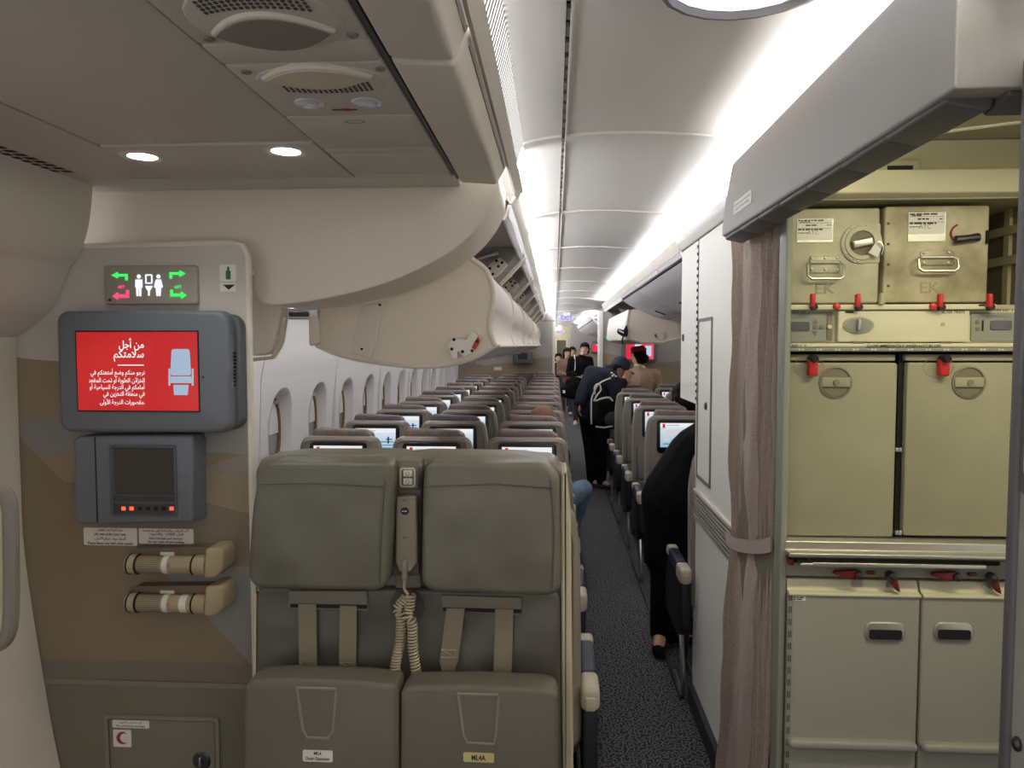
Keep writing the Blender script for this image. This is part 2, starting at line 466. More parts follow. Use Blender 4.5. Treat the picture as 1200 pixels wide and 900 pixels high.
    def build(s, name, material, parent=None, smooth=True, angle=35):
        if parent is not None: org = ORG[parent.name]
        else:
            xs = [v.x for v in s.v]; ys = [v.y for v in s.v]; zs = [v.z for v in s.v]
            org = Vector(((min(xs) + max(xs)) / 2, (min(ys) + max(ys)) / 2, min(zs)))
        me = s.mesh(name, org, smooth, angle)
        o = bpy.data.objects.new(name, me); COL.objects.link(o)
        me.materials.append(MATS[material])
        if parent is not None: o.parent = parent
        else: o.location = org
        ORG[o.name] = org
        return o
def tag(o, label, cat=None, group=None, kind=None):
    o['label'] = label
    if cat: o['category'] = cat
    if group: o['group'] = group
    if kind: o['kind'] = kind
    return o
def thing(name, loc, label, cat, group=None, kind=None):
    o = bpy.data.objects.new(name, None); COL.objects.link(o); o.location = loc; o.empty_display_size = 0.05
    ORG[o.name] = Vector(loc)
    return tag(o, label, cat, group, kind)
def copy_tree(o, parent=None):
    c = o.copy(); COL.objects.link(c); c.parent = parent
    for ch in list(o.children): copy_tree(ch, c)
    return c

# ------------------------------------------------------------------ lettering
_T = {'ا': (0xFE8D, 1), 'أ': (0xFE83, 1), 'ب': (0xFE8F, 3), 'ة': (0xFE93, 1), 'ت': (0xFE95, 3), 'ث': (0xFE99, 3), 'ج': (0xFE9D, 3), 'ح': (0xFEA1, 3), 'خ': (0xFEA5, 3), 'د': (0xFEA9, 1), 'ر': (0xFEAD, 1), 'ز': (0xFEAF, 1),
      'س': (0xFEB1, 3), 'ش': (0xFEB5, 3), 'ص': (0xFEB9, 3), 'ض': (0xFEBD, 3), 'ط': (0xFEC1, 3), 'ع': (0xFEC9, 3), 'غ': (0xFECD, 3), 'ف': (0xFED1, 3), 'ق': (0xFED5, 3), 'ك': (0xFED9, 3), 'ل': (0xFEDD, 3), 'م': (0xFEE1, 3), 'ن': (0xFEE5, 3),
      'ه': (0xFEE9, 3), 'و': (0xFEED, 1), 'ى': (0xFEEF, 1), 'ي': (0xFEF1, 3), 'ئ': (0xFE89, 3), 'لا': (0xFEFB, 1), 'لأ': (0xFEF7, 1), 'إ': (0xFE87, 1)}
def arabic(s):
    """join the letters and put them in visual order"""
    words = []
    for w in s.split(' '):
        L_ = []; i = 0
        while i < len(w):
            if w[i:i + 2] in _T: L_.append(w[i:i + 2]); i += 2
            else: L_.append(w[i]); i += 1
        out = []
        for k, ch in enumerate(L_):
            if ch not in _T: out.append(ch); continue
            base, dual = _T[ch]
            before = k > 0 and L_[k - 1] in _T and _T[L_[k - 1]][1] == 3
            after = dual == 3 and k + 1 < len(L_) and L_[k + 1] in _T
            out.append(chr(base + (3 if before and after else 2 if after else 1 if before else 0)))
        words.append(''.join(out[::-1]))
    return ' '.join(words[::-1])
def lettering(body, size, org, material, parent, right=(1, 0, 0), up=(0, 0, 1), align='CENTER', bold=0.0, squeeze=1.0, name='lettering', line=1.0, depth=0.0, width=None):
    c = bpy.data.curves.new('font', 'FONT'); c.body = body; c.size = size; c.align_x = align; c.align_y = 'CENTER'; c.offset = bold * size; c.space_line = line
    c.resolution_u = 2; c.extrude = depth
    o = bpy.data.objects.new('font', c); COL.objects.link(o); bpy.context.view_layer.update()
    me = bpy.data.meshes.new_from_object(o); bpy.data.objects.remove(o); bpy.data.curves.remove(c)
    xs = [v.co.x for v in me.vertices]; ys = [v.co.y for v in me.vertices]; x0_, x1_ = min(xs), max(xs)
    if width: squeeze = width / (x1_ - x0_)
    ax = {'CENTER': (x0_ + x1_) / 2, 'RIGHT': x1_, 'LEFT': x0_}[align]; ay = (min(ys) + max(ys)) / 2
    R_, U_ = Vector(right), Vector(up); N_ = R_.cross(U_); O = Vector(org)
    mb = MB(); mb.v = [O + R_ * ((v.co.x - ax) * squeeze) + U_ * (v.co.y - ay) + N_ * v.co.z for v in me.vertices]; mb.f = [tuple(p.vertices) for p in me.polygons]
    bpy.data.meshes.remove(me)
    if parent is not None:
        org_ = ORG[parent.name]
    m2 = bpy.data.meshes.new(name); m2.from_pydata([v - org_ for v in mb.v], [], mb.f); m2.materials.append(MATS[material])
    ob = bpy.data.objects.new(name, m2); COL.objects.link(ob); ob.parent = parent; ORG[ob.name] = org_
    return ob
def print_line(parent, x0, x1, z, h, Y, m='ink', seed=0):
    """a line of print too small to read: a row of word-length dashes"""
    rnd = random.Random(seed); mb = MB(); x = x0
    while x < x1 - h:
        w = min(x1 - x, h * rnd.uniform(1.2, 5.0)); mb.box(x, x + w, Y - 0.0004, Y, z - h / 2, z + h / 2); x += w + h * 0.7
    return mb.build('print_line', m, parent, smooth=False)
ORD = ['first', 'second', 'third', 'fourth', 'fifth', 'sixth', 'seventh', 'eighth', 'ninth', 'tenth', 'eleventh', 'twelfth', 'thirteenth', 'fourteenth']

# ================================================================== the setting
tag(MB().box(-2.1, 3.4, -2.5, 27, -0.04, 0).build('floor', 'carpet', smooth=False), 'dark grey carpet with pale dashes along the aisle', 'carpet', kind='structure')
tag(MB().prism([(0.596, 0.0), (0.622, 0.0), (0.618, 0.012), (0.60, 0.012)], 3.45, 9.6).build('trim_1', 'rubber'), 'black seat track cover along the right edge of the aisle', 'trim', kind='structure')
tag(MB().prism([(0.095, 0.0), (0.12, 0.0), (0.116, 0.012), (0.10, 0.012)], 2.3, 12.0).build('trim_2', 'rubber'), 'black seat track cover along the left edge of the aisle', 'trim', kind='structure')

# ---- main ceiling: arched panels between cross ribs, a slotted seam, lamp lens on the left
CZ = [(-0.098, 2.300), (-0.05, 2.312), (0.02, 2.320), (0.15, 2.327), (0.30, 2.326), (0.45, 2.316), (0.56, 2.303), (0.64, 2.297), (0.80, 2.295)]
def ceil_prof(x0, x1, dz=0.0, n=14):
    out = []
    for i in range(n + 1):
        x = x0 + (x1 - x0) * i / n
        for (a, za), (b, zb) in zip(CZ, CZ[1:]):
            if a - 1e-6 <= x <= b + 1e-6: out.append((x, za + (zb - za) * (x - a) / (b - a) + dz)); break
    return out
ceiling = thing('ceiling', (0.3, 5, 2.3), 'white arched cabin ceiling of panels divided by cross ribs and a slotted seam', 'ceiling', kind='structure')
RIBS = [2.3 + 1.28 * k for k in range(-3, 19)]
for a, b in zip(RIBS, RIBS[1:]):
    MB().sheet(ceil_prof(-0.098, 0.020, n=5), a + 0.004, b - 0.004, -0.014).build('ceiling_panel', 'ceiling_white', ceiling)
    MB().sheet(ceil_prof(0.030, 0.80), a + 0.004, b - 0.004, -0.014).build('ceiling_panel', 'ceiling_white', ceiling)
    MB().sheet(ceil_prof(-0.098, 0.020, -0.007, 5), b - 0.03, b + 0.03, -0.012).build('joint_rib', 'ceiling_white', ceiling)
    MB().sheet(ceil_prof(0.030, 0.80, -0.007), b - 0.03, b + 0.03, -0.012).build('joint_rib', 'ceiling_white', ceiling)
    MB().box(0.010, 0.040, a, b, 2.335, 2.345).build('seam_backing', 'gap_black', ceiling)
    s = MB()
    for k in range(16): s.box(0.0205, 0.0295, a + 0.02 + k * 0.08, a + 0.07 + k * 0.08, 2.323, 2.332)
    s.build('seam_cover', 'lining_dark', ceiling)
    MB().box(0.0295, 0.0335, a + 0.01, b - 0.01, 2.314, 2.323).build('seam_lip', 'bracket_white', ceiling)
    # lamp lens: lit diffuser with a comb of thin cross slats
    MB().sheet([(-0.122, 2.232), (-0.100, 2.306)], a + 0.06, b - 0.02, -0.006).build('lamp_diffuser', 'lens_strip' if a > 2 else 'lens_strip_dim', ceiling)
    if b < 8:
        s = MB(); n = 50 if b < 4 else 32
        for k in range(n):
            y = a + 0.06 + (b - a - 0.08) * k / n
            s.add([(-0.116, y, 2.232), (-0.095, y, 2.303), (-0.095, y + 0.010, 2.303), (-0.116, y + 0.010, 2.232), (-0.122, y + 0.005, 2.234), (-0.100, y + 0.005, 2.306)], [(0, 1, 2, 3), (0, 1, 5, 4), (3, 2, 5, 4)])
        o = s.build('lens_slats', 'slat_grey', ceiling); o['kind'] = 'stuff'
MB().box(-0.6, 1.0, RIBS[0], RIBS[-1], 2.39, 2.41).build('ceiling_backing', 'lining_dark', ceiling)

# lit round sign recessed in the ceiling above the door aisle
t = thing('ceiling_dome_lamp', (0.335, 1.315, 2.30), 'round bluish white lamp set in the ceiling above the near aisle', 'lamp')
MB().lathe([(0.150, 0.004), (0.165, -0.002), (0.158, -0.012), (0.148, -0.014), (0.146, 0.0)], (0.335, 1.315, 2.318)).build('rim', 'lining_dark', t)
MB().lathe([(0.001, -0.004), (0.10, -0.004), (0.145, 0.002), (0.145, 0.01), (0.001, 0.01)], (0.335, 1.315, 2.316)).build('diffuser', 'disc_white', t)

# right-hand cove lamps (behind the header and behind the bin crowns)
for i, (x0, x1, y0, y1, z, where) in enumerate(((0.57, 0.63, -1.4, 2.24, 2.195, 'curtain header'), (0.662, 0.715, 2.26, 3.85, 2.195, 'galley side wall'), (0.662, 0.715, 3.9, 10.0, 2.195, 'overhead bins'), (0.662, 0.715, 13.4, 20.8, 2.195, 'farthest overhead bins'))):
    t = thing('cove_lamp', ((x0 + x1) / 2, y0, z), 'long white cove lamp hidden above the ' + where, 'lamp', 'cove lamps')
    MB().box(x0 - 0.006, x1 + 0.006, y0, y1, z - 0.02, z - 0.004).build('housing', 'ceiling_white', t)
    MB().box(x0, x1, y0, y1, z - 0.004, z).build('tube_strip', 'cove_dim' if i == 0 else 'cove_white', t)

# ---- lowered ceiling above the door area on the left (z = 2.17)
ZL = 2.17
low = thing('ceiling_entry', (-0.9, 1.0, ZL), 'lowered beige ceiling of flat panels above the exit door area', 'ceiling', kind='structure')
def slab(x0, x1, y0, y1, name='ceiling_panel', m='lining_grey', z=ZL, th=0.02, r=0.008, parent=None):
    return MB().prism(rrect(x0, x1, y0, y1, r, 2), z, z + th, 'z', b=0.004, n=2).build(name, m, parent or low)
MB().box(-1.75, -0.29, -1.5, 2.28, ZL + 0.022, ZL + 0.04).build('backing', 'gap_black', low)
slab(-1.118, -0.582, -1.5, 1.758)
slab(-1.118, -0.582, 1.766, 2.125, z=ZL - 0.004)
slab(-1.70, -1.124, -1.5, 2.13)
slab(-1.70, -0.29, 2.135, 2.275, z=ZL - 0.002)
g = MB()
for r_ in range(3):
    for k in range(16):
        x = -1.455 + r_ * 0.035; y = 1.45 + k * 0.036 + 0.008 * r_
        g.add([(x, y, ZL - 0.001), (x + 0.026, y + 0.004, ZL - 0.001), (x + 0.026, y + 0.024, ZL - 0.001), (x, y + 0.02, ZL - 0.001), (x, y, ZL + 0.004), (x + 0.026, y + 0.004, ZL + 0.004), (x + 0.026, y + 0.024, ZL + 0.004), (x, y + 0.02, ZL + 0.004)], [(0, 1, 2, 3), (4, 5, 6, 7), (0, 1, 5, 4), (1, 2, 6, 5), (2, 3, 7, 6), (3, 0, 4, 7)])
o = g.build('air_grille_slots', 'gap_black', low, smooth=False); o['kind'] = 'stuff'
for i, (px, py) in enumerate(((167, 184), (335, 178))):
    p = atz(px, py, ZL - 0.006)
    t = thing('ceiling_downlight', (p.x, p.y, ZL - 0.006), ['lit round downlight nearer the door lining on the low ceiling', 'lit round downlight nearer the service panel on the low ceiling'][i], 'lamp', 'door downlights')
    MB().lathe([(0.034, 0.0), (0.048, -0.003), (0.055, 0.0), (0.055, 0.003), (0.034, 0.004)], (p.x, p.y, ZL - 0.005)).build('bezel', 'lining', t)
    MB().lathe([(0.001, -0.002), (0.036, -0.001), (0.036, 0.002), (0.001, 0.002)], (p.x, p.y, ZL - 0.005)).build('glass', 'lamp_white', t)
    l = bpy.data.lights.new('downlight_beam', 'SPOT'); l.energy = DOWN; l.spot_size = 2.0; l.spot_blend = 0.7; l.shadow_soft_size = 0.03; l.color = (0.95, 1.0, 0.92)
    lo = bpy.data.objects.new('downlight_beam', l); lo.location = (0, 0, -0.02); lo.parent = t; COL.objects.link(lo)

# service strip with speakers and reading lamps
psu = thing('passenger_service_unit', (-0.44, 1.2, ZL), 'beige overhead service strip with almond speakers and two reading lamps', 'service panel')
X0, X1 = -0.574, -0.298
YS = [0.55, 1.18, 1.265, 1.555, 1.81, 1.86, 2.09, 2.13]
for a, b in zip(YS, YS[1:]):
    MB().prism(rrect(X0, X1, a + 0.002, b - 0.002, 0.01, 3), ZL - 0.006, ZL + 0.015, 'z', b=0.004, n=2).build('panel', 'lining_grey', psu)
def almond(cx, cy, hw, hh, n=16):
    up = [(cx + hw * (1 - 2 * k / n), cy + hh * (1 - (1 - 2 * k / n) ** 2)) for k in range(n + 1)]
    dn = [(cx - hw * (1 - 2 * k / n), cy - hh * (1 - (1 - 2 * k / n) ** 2)) for k in range(1, n)]
    return up + dn
for (px, py, hw, hh, dark) in ((320, 38, 0.090, 0.056, True), (371, 91, 0.094, 0.046, False)):
    p = atz(px, py, ZL - 0.012)
    MB().prism(oval(p.x, p.y - (0.03 if dark else -0.03), hw * 1.28, hh * (1.9 if dark else 1.6), 28), ZL - 0.009, ZL, 'z', b=0.004).build('speaker_surround', 'lining_grey', psu)
    MB().prism(almond(p.x, p.y, hw * 1.08, hh * 1.15), ZL - 0.016, ZL, 'z', b=0.005).build('speaker_rim', 'lining', psu)
    MB().prism(almond(p.x, p.y, hw, hh), ZL - 0.018, ZL - 0.01, 'z', b=0.001).build('speaker_cover', 'lining_dark' if dark else 'cream_edge', psu)
    g = MB()
    for r_ in range(4):
        for k in range(17):
            f = (k - 8) / 8
            x = p.x + f * hw * 0.85; y = p.y + (-1 if dark else 1) * (hh * 1.45 - 0.25 * hh * f * f + r_ * 0.011 - (0.02 if not dark else 0))
            g.box(x, x + 0.005, y, y + 0.006, ZL - 0.0105, ZL - 0.0085)
    o = g.build('speaker_holes', 'grille_dark', psu, smooth=False); o['kind'] = 'stuff'
    for sx in (-1, 1):
        MB().lathe([(0.001, -0.003), (0.008, -0.003), (0.010, 0), (0.001, 0)], (p.x + sx * hw * 1.28, p.y + (0.03 if dark else -0.02), ZL - 0.006), n=12).build('screw', 'lining_dark', psu)
for (px, py) in ((363, 122), (430, 121)):
    p = atz(px, py, ZL - 0.008)
    MB().lathe([(0.001, -0.006), (0.014, -0.007), (0.022, -0.002), (0.028, -0.003), (0.031, 0.0), (0.001, 0.0)], (p.x, p.y, ZL - 0.006)).build('reading_lamp', 'lens_clear', psu)
p = atz(404, 129, ZL - 0.007)
MB().box(p.x - 0.026, p.x + 0.026, p.y - 0.003, p.y + 0.003, ZL - 0.0068, ZL - 0.005).build('printed_mark', 'ink', psu, smooth=False)
MB().box(p.x - 0.004, p.x + 0.012, p.y - 0.006, p.y + 0.006, ZL - 0.0071, ZL - 0.005).build('red_mark', 'red_ink', psu, smooth=False)
p = atz(416, 143, ZL - 0.007)
MB().frame(oval(p.x, p.y, 0.022, 0.012), oval(p.x, p.y, 0.020, 0.010), ZL - 0.0068, ZL - 0.006, 'z').build('catch', 'lining_dark', psu)
MB().box(-0.297, -0.287, -1.4, 2.2, ZL + 0.004, ZL + 0.02).build('gap_seal', 'track_grey', psu)

# closed stowage boxes between the strip and the lamp lens
BOXP = roundpoly([(-0.284, 2.166), (-0.172, 2.158), (-0.160, 2.185), (-0.142, 2.218), (-0.15, 2.24), (-0.284, 2.24)], 0.016)
for i, (a, b) in enumerate(((-0.3, 1.262), (1.272, 2.215))):
    t = thing('ceiling_stowage', (-0.22, (a + b) / 2, 2.16), ['beige ceiling stowage box nearest the camera beside the lamp lens', 'beige ceiling stowage box just before the open overhead bins'][i], 'stowage', 'ceiling stowage boxes')
    MB().prism(BOXP, a, b, b=0.012, b2=0.012).build('body', 'lining', t)
    MB().box(-0.156, -0.150, a + 0.03, b - 0.02, 2.200, 2.203).build('seam', 'lining_dark', t)
MB().sheet([(-0.145, 2.212), (-0.124, 2.238)], -0.3, 2.66, 0.012).build('lamp_fascia', 'lining', low)

# ---- fairing that closes the bin row above the bulkhead
fr = thing('bin_fairing', (-0.9, 2.3, 1.8), 'large smooth beige fairing sweeping down above the monitor bulkhead', 'fairing')
low_curve = [(584, 226), (572, 250), (553, 274), (529, 294), (500, 311), (452, 332), (400, 346), (352, 354.5), (314, 357), (301, 346), (297, 318)]
fp = [(50, 203), (583, 198)] + [tuple(p) for p in curve_pts(low_curve, 4)] + [(290, 310), (50, 310)]
FP = qq(fp, 2.28)
MB().prism(FP, 2.28, 2.62, b=0.006).build('shell', 'fairing', fr)
lo = roundpoly(qq([(291, 318), (330, 352), (327, 385), (318, 414), (291, 418)], 2.36), 0.02)
MB().prism(lo, 2.36, 2.42, b=0.006).build('lower_panel', 'fairing', fr)
MB().sheet([Vector(p) for p in qq([(291, 420), (318, 417), (327, 400), (331, 372)], 2.35)], 2.35, 2.37, 0.012).build('edge_trim', 'cream_edge', fr)
a = rect(329, 361, 372, 374, 2.66)
MB().rbox(a[0], a[1], 2.66, 2.72, a[2], a[3], 0.004).build('metal_bracket', 'silver', fr)
a = rect(338, 365, 362, 371, 2.655)
MB().rbox(a[0], a[1], 2.65, 2.67, a[2], a[3], 0.006).build('latch', 'steel_dark', fr)

# ---- door lining at far left
wl = thing('wall_entry', (-1.7, 1.5, 0), 'curved beige door surround lining at the far left', 'wall', kind='structure')
up = [(99, 214), (95, 258), (86, 290), (75, 306), (68, 322), (54, 353), (28, 377), (11, 388)]
UP = curve_pts([q(a, b, 2.2) for a, b in up], 5)
MB().sheet(UP, 1.78, 2.195, -0.03).build('upper_lining', 'lining', wl)
MB().sheet([p + Vector((-0.012, 0)) for p in UP], 0.9, 1.765, -0.03).build('upper_lining', 'lining', wl)
lw = [(11, 388), (10, 400), (12, 480), (15, 560), (20, 652), (42, 796), (60, 892), (96, 1058)]
LW = curve_pts([q(a, b, 2.2) for a, b in lw], 4)
MB().sheet(LW, 1.86, 2.195, -0.03).build('lower_lining', 'fairing', wl)
MB().sheet([p + Vector((-0.015, 0)) for p in LW], 0.9, 1.85, -0.03).build('lower_lining', 'fairing', wl)
h = thing('assist_handle', at(0, 760, 1.6), 'grey padded assist handle on the door frame at far left', 'handle')
pth = [at(-30, 585, 1.62), at(-12, 572, 1.6), at(2, 575, 1.6), at(11, 592, 1.6), at(13, 640, 1.6), at(13, 720, 1.6), at(8, 746, 1.6), at(-6, 757, 1.6), at(-30, 760, 1.62)]
MB().tube(curve_pts(pth, 5), 0.017, 10).build('grip', 'lining_dark', h)
c = rect(-30, 590, 2, 742, 1.63)
MB().rbox(c[0], c[1], 1.63, 1.66, c[2], c[3], 0.008).build('plate', 'cream_edge', h)

# ---- monitor bulkhead
YB = 2.2
bk = thing('wall_bulkhead', (-1.3, YB, 0), 'grey and gold dune patterned bulkhead carrying the lit red monitor', 'wall', kind='structure')
bp_ = [(96, 1058), (60, 892), (42, 796), (20, 652), (15, 560), (12, 480), (11, 390), (28, 378), (54, 354), (69, 319), (75, 295), (82, 291), (270, 287), (284, 290), (288, 300), (291, 500), (297, 800), (301, 1058)]
BP = qq(bp_, YB)
MB().prism(BP, YB, YB + 0.035, b=0.004).build('panel', 'dune_near', bk)
MB().tube([at(a, b, YB + 0.012) for a, b in ((78, 291), (150, 288.5), (270, 286), (284, 288.5), (290, 300), (293, 500), (299, 800), (303, 1058))], 0.013, 8).build('edge_trim', 'fairing', bk)
tz = at(160, 800, YB).z
MB().box(BP[2][0] + 0.02, BP[-2][0] - 0.02, YB - 0.006, YB, tz - 0.008, tz + 0.008).build('dado_strip', 'lining_dark', bk)
hb = rect(126, 838, 259, 1000, YB)
MB().frame(rrect(hb[0], hb[1], hb[2], hb[3], 0.008, 2), rrect(hb[0] + 0.012, hb[1] - 0.012, hb[2] + 0.012, hb[3] - 0.012, 0.006, 2), YB - 0.008, YB).build('hatch_frame', 'lining_dark', bk)
dr = MB().prism(rrect(hb[0] + 0.015, hb[1] - 0.015, hb[2] + 0.015, hb[3] - 0.015, 0.006, 2), YB - 0.006, YB, b=0.002).build('hatch_door', 'dune_near', bk)
p = at(236, 892, YB - 0.008)
MB().lathe([(0.001, -0.004), (0.024, -0.003), (0.030, 0.002), (0.03, 0.006), (0.001, 0.006)], p, 'y').build('hatch_latch', 'steel_dark', dr)
MB().rbox(p.x - 0.004, p.x + 0.004, p.y - 0.012, p.y, p.z - 0.016, p.z + 0.016, 0.003).build('hatch_key', 'silver', dr)
def placard(px0, py0, px1, py1, Y, parent, lines, m='placard', ink='ink', th=0.0015, r=0.004, name='placard', bold=0.015, fit=0.9, widths=None):
    x0, x1, z0, z1 = rect(px0, py0, px1, py1, Y)
    o = MB().prism(rrect(x0, x1, z0, z1, r, 3), Y - th, Y).build(name, m, parent)
    n = len(lines)
    for i, ln in enumerate(lines):
        if not ln: continue
        hgt = (z1 - z0) / n
        sq = 1.0
        lettering(ln, hgt * fit, ((x0 + x1) / 2, Y - th - 0.0006, z1 - hgt * (i + 0.5)), ink, o, bold=bold, width=(x1 - x0) * (widths[i] if widths else 0.84))
    return o
placard(132, 844, 175, 853, YB - 0.006, dr, [arabic('غير مخصص للتخزين'), 'No additional stowage'], fit=0.72, widths=(0.6, 0.78))
cz = placard(133, 855, 154, 875, YB - 0.006, dr, [''])
a = rect(133, 855, 154, 875, YB - 0.009); cx_, cz_, rr = (a[0] + a[1]) / 2, (a[2] + a[3]) / 2, (a[3] - a[2]) * 0.36
al, be = 0.747, 1.056; n_ = 20; cv = []
for k in range(n_ + 1):
    t1 = al + (2 * PI - 2 * al) * k / n_; t2 = be + (2 * PI - 2 * be) * k / n_
    for (u, v) in ((cx_ + rr * math.cos(t1), cz_ + rr * math.sin(t1)), (cx_ + rr * (0.35 + 0.78 * math.cos(t2)), cz_ + rr * 0.78 * math.sin(t2))):
        cv += [(u, YB - 0.0088, v), (u, YB - 0.0072, v)]
cf = []
for k in range(n_):
    o_ = 4 * k; cf += [(o_, o_ + 4, o_ + 6, o_ + 2), (o_ + 1, o_ + 3, o_ + 7, o_ + 5), (o_, o_ + 1, o_ + 5, o_ + 4), (o_ + 2, o_ + 6, o_ + 7, o_ + 3)]
MB().add(cv, cf).build('crescent', 'red_ink', cz, smooth=False)

# ---- window wall on the left
wv = thing('wall_left', (-1.6, 7, 0), 'pale curved cabin side wall with oval window recesses', 'wall', kind='structure')
WP = [(0.0, -1.48), (0.35, -1.54), (0.7, -1.585), (1.0, -1.60), (1.25, -1.595), (1.5, -1.565), (1.7, -1.525), (1.85, -1.475), (2.0, -1.41), (2.2, -1.30)]
def wx(z):
    for (a, xa), (b, xb) in zip(WP, WP[1:]):
        if z <= b: return xa + (xb - xa) * (z - a) / (b - a)
    return WP[-1][1]
WC = [4.17 + 0.675 * k for k in range(12)]
ZC, RW, RH, NW = 1.18, 0.172, 0.25, 32
def wall_panel(y0, y1, holes):
    mb = MB(); zs = [0, 0.25, 0.5, 0.7, 0.85, 1.5, 1.6, 1.7, 1.8, 1.9, 2.0, 2.1, 2.2]
    ys = [y0] + [h + 0.3375 for h in holes[:-1]] + [y1] if holes else [y0, y1]
    for j in range(len(ys) - 1):
        a, b = ys[j], ys[j + 1]
        for k in range(len(zs) - 1):
            if holes and zs[k] == 0.85:
                c = holes[j]; inn = oval(c, ZC, RW, RH, NW, 2.5); out = []
                for (u, v) in inn:
                    du, dv = u - c, v - ZC
                    s_ = min(((b if du > 0 else a) - c) / du if abs(du) > 1e-6 else 1e9, ((1.5 if dv > 0 else 0.85) - ZC) / dv if abs(dv) > 1e-6 else 1e9)
                    out.append((c + du * s_, ZC + dv * s_))
                for cu, cv in ((b, 1.5), (a, 1.5), (a, 0.85), (b, 0.85)):       # snap the nearest ring point to each corner
                    i = min(range(NW), key=lambda i: (out[i][0] - cu) ** 2 + (out[i][1] - cv) ** 2); out[i] = (cu, cv)
                R = []
                for t in (0.0, 0.35, 0.7, 1.0):
                    R.append([(wx(v0 + (v1 - v0) * t), u0 + (u1 - u0) * t, v0 + (v1 - v0) * t) for (u0, v0), (u1, v1) in zip(out, inn)])
                mb.rings(R, False, False)
            else:
                z0, z1 = zs[k], zs[k + 1]
                mb.add([(wx(z0), a, z0), (wx(z0), b, z0), (wx(z1), b, z1), (wx(z1), a, z1)], [(0, 1, 2, 3)])
        if j == 0: pass
    # edge returns so a panel has depth
    for y in (y0, y1):
        for z0, z1 in zip(zs, zs[1:]):
            mb.add([(wx(z0), y, z0), (wx(z1), y, z1), (wx(z1) - 0.03, y, z1), (wx(z0) - 0.03, y, z0)], [(0, 1, 2, 3)])
    bm_v = mb
    o = bm_v.build('sidewall_panel', 'sidewall', wv)
    return o
wall_panel(2.64, 3.826, [])
for k in range(0, 12, 2): wall_panel(WC[k] - 0.3335, WC[k + 1] + 0.3335, [WC[k], WC[k + 1]])
MB().box(-1.72, -1.68, 2.64, 12.3, 0, 2.2).build('outer_skin', 'lining_dark', wv)
for k, c in enumerate(WC):
    w = thing('window_%d' % (k + 1), (-1.62, c, ZC), 'oval cabin window with gold inner rim, %s along the side wall' % ORD[k], 'window', kind='structure')
    R = []
    for dx, f in ((0.004, 1.03), (-0.004, 0.98), (-0.03, 0.86), (-0.06, 0.80)):
        R.append([(wx(v) + dx, u, v) for u, v in oval(c, ZC, RW * f, RH * f, NW, 2.5)])
    MB().rings(R, False, False).build('reveal', 'sidewall', w)
    R = [[(-1.61 - 0.045 + dx, u, v) for u, v in oval(c, ZC, RW * f, RH * f, NW, 2.5)] for dx, f in ((0.012, 0.80), (0.006, 0.74), (-0.02, 0.72))]
    MB().rings(R, False, False).build('inner_rim', 'window_gold', w)
    MB().prism(oval(c, ZC, RW * 0.75, RH * 0.75, NW, 2.5), -1.667, -1.663, 'x').build('pane', 'pane', w)
    sh = oval(c, ZC, RW * 0.70, RH * 0.70, NW, 2.5); sh = [(u, max(v, ZC - 0.02)) for u, v in sh]
    MB().prism(sh, -1.657, -1.653, 'x').build('shade', 'pane_shade', w)
    MB().rbox(-1.655, -1.635, c + 0.05, c + 0.11, ZC + RH * 0.62, ZC + RH * 0.70, 0.004).build('shade_tab', 'silver', w)

# ---- galley side wall on the right of the aisle
XW = 0.655
wr = thing('wall_right', (XW, 2.8, 0), 'white galley side wall with louvre grille and narrow access door beside the curtain', 'wall', kind='structure')
MB().box(XW, XW + 0.02, 2.53, 3.41, 0.09, 2.16).build('panel', 'wall_white', wr)
MB().box(XW, XW + 0.03, 3.425, 3.86, 1.41, 2.16).build('upper_cabinet_side', 'wall_white', wr)
MB().box(XW + 0.03, 1.3, 3.40, 3.85, 1.42, 2.16).build('upper_cabinet', 'wall_white', wr)
MB().box(XW - 0.001, XW + 0.03, 3.41, 3.425, 1.41, 2.16).build('hinge_gap', 'rubber', wr)
for k in range(22):
    z = 1.43 + k * 0.033
    MB().lathe([(0.006, 0), (0.006, 0.014)], (XW - 0.002, 3.418, z), n=8).build('hinge_knuckle', 'steel_dark', wr)
MB().box(XW + 0.002, XW + 0.02, 2.53, 3.86, 2.158, 2.166).build('top_gap', 'rubber', wr)
MB().prism(roundpoly([(XW - 0.004, 2.165), (XW + 0.02, 2.165), (XW + 0.006, 2.19), (XW - 0.022, 2.228), (XW - 0.034, 2.226), (XW - 0.028, 2.195)], 0.008), 2.20, 3.86).build('crown', 'wall_white', wr)
MB().frame(rrect(3.095, 3.385, 1.08, 1.80, 0.006, 2), rrect(3.107, 3.373, 1.092, 1.788, 0.005, 2), XW - 0.006, XW, 'x').build('access_frame', 'lining_dark', wr)
ad = MB().prism(rrect(3.11, 3.37, 1.095, 1.785, 0.004, 2), XW - 0.003, XW, 'x').build('access_door', 'wall_white', wr)
MB().lathe([(0.001, -0.008), (0.012, -0.008), (0.018, -0.002), (0.018, 0.0), (0.001, 0.0)], (XW - 0.003, 3.19, 1.42), 'x', 16).build('latch', 'steel_dark', ad)
MB().lathe([(0.001, -0.006), (0.016, -0.006), (0.02, 0.0), (0.001, 0.0)], (XW, 3.79, 1.72), 'x', 16).build('cabinet_lock', 'steel_dark', wr)
MB().box(XW - 0.0005, XW + 0.01, 2.53, 3.41, 0.875, 1.015).build('grille_recess', 'rubber', wr)
for k in range(8):
    z = 0.88 + k * 0.017
    MB().prism([(XW - 0.010, z + 0.003), (XW + 0.004, z), (XW + 0.004, z + 0.008), (XW - 0.008, z + 0.010)], 2.53, 3.405).build('grille_slat', 'grille_grey', wr)
MB().box(XW - 0.012, XW, 2.53, 3.408, 1.012, 1.022).build('grille_trim', 'fairing', wr)
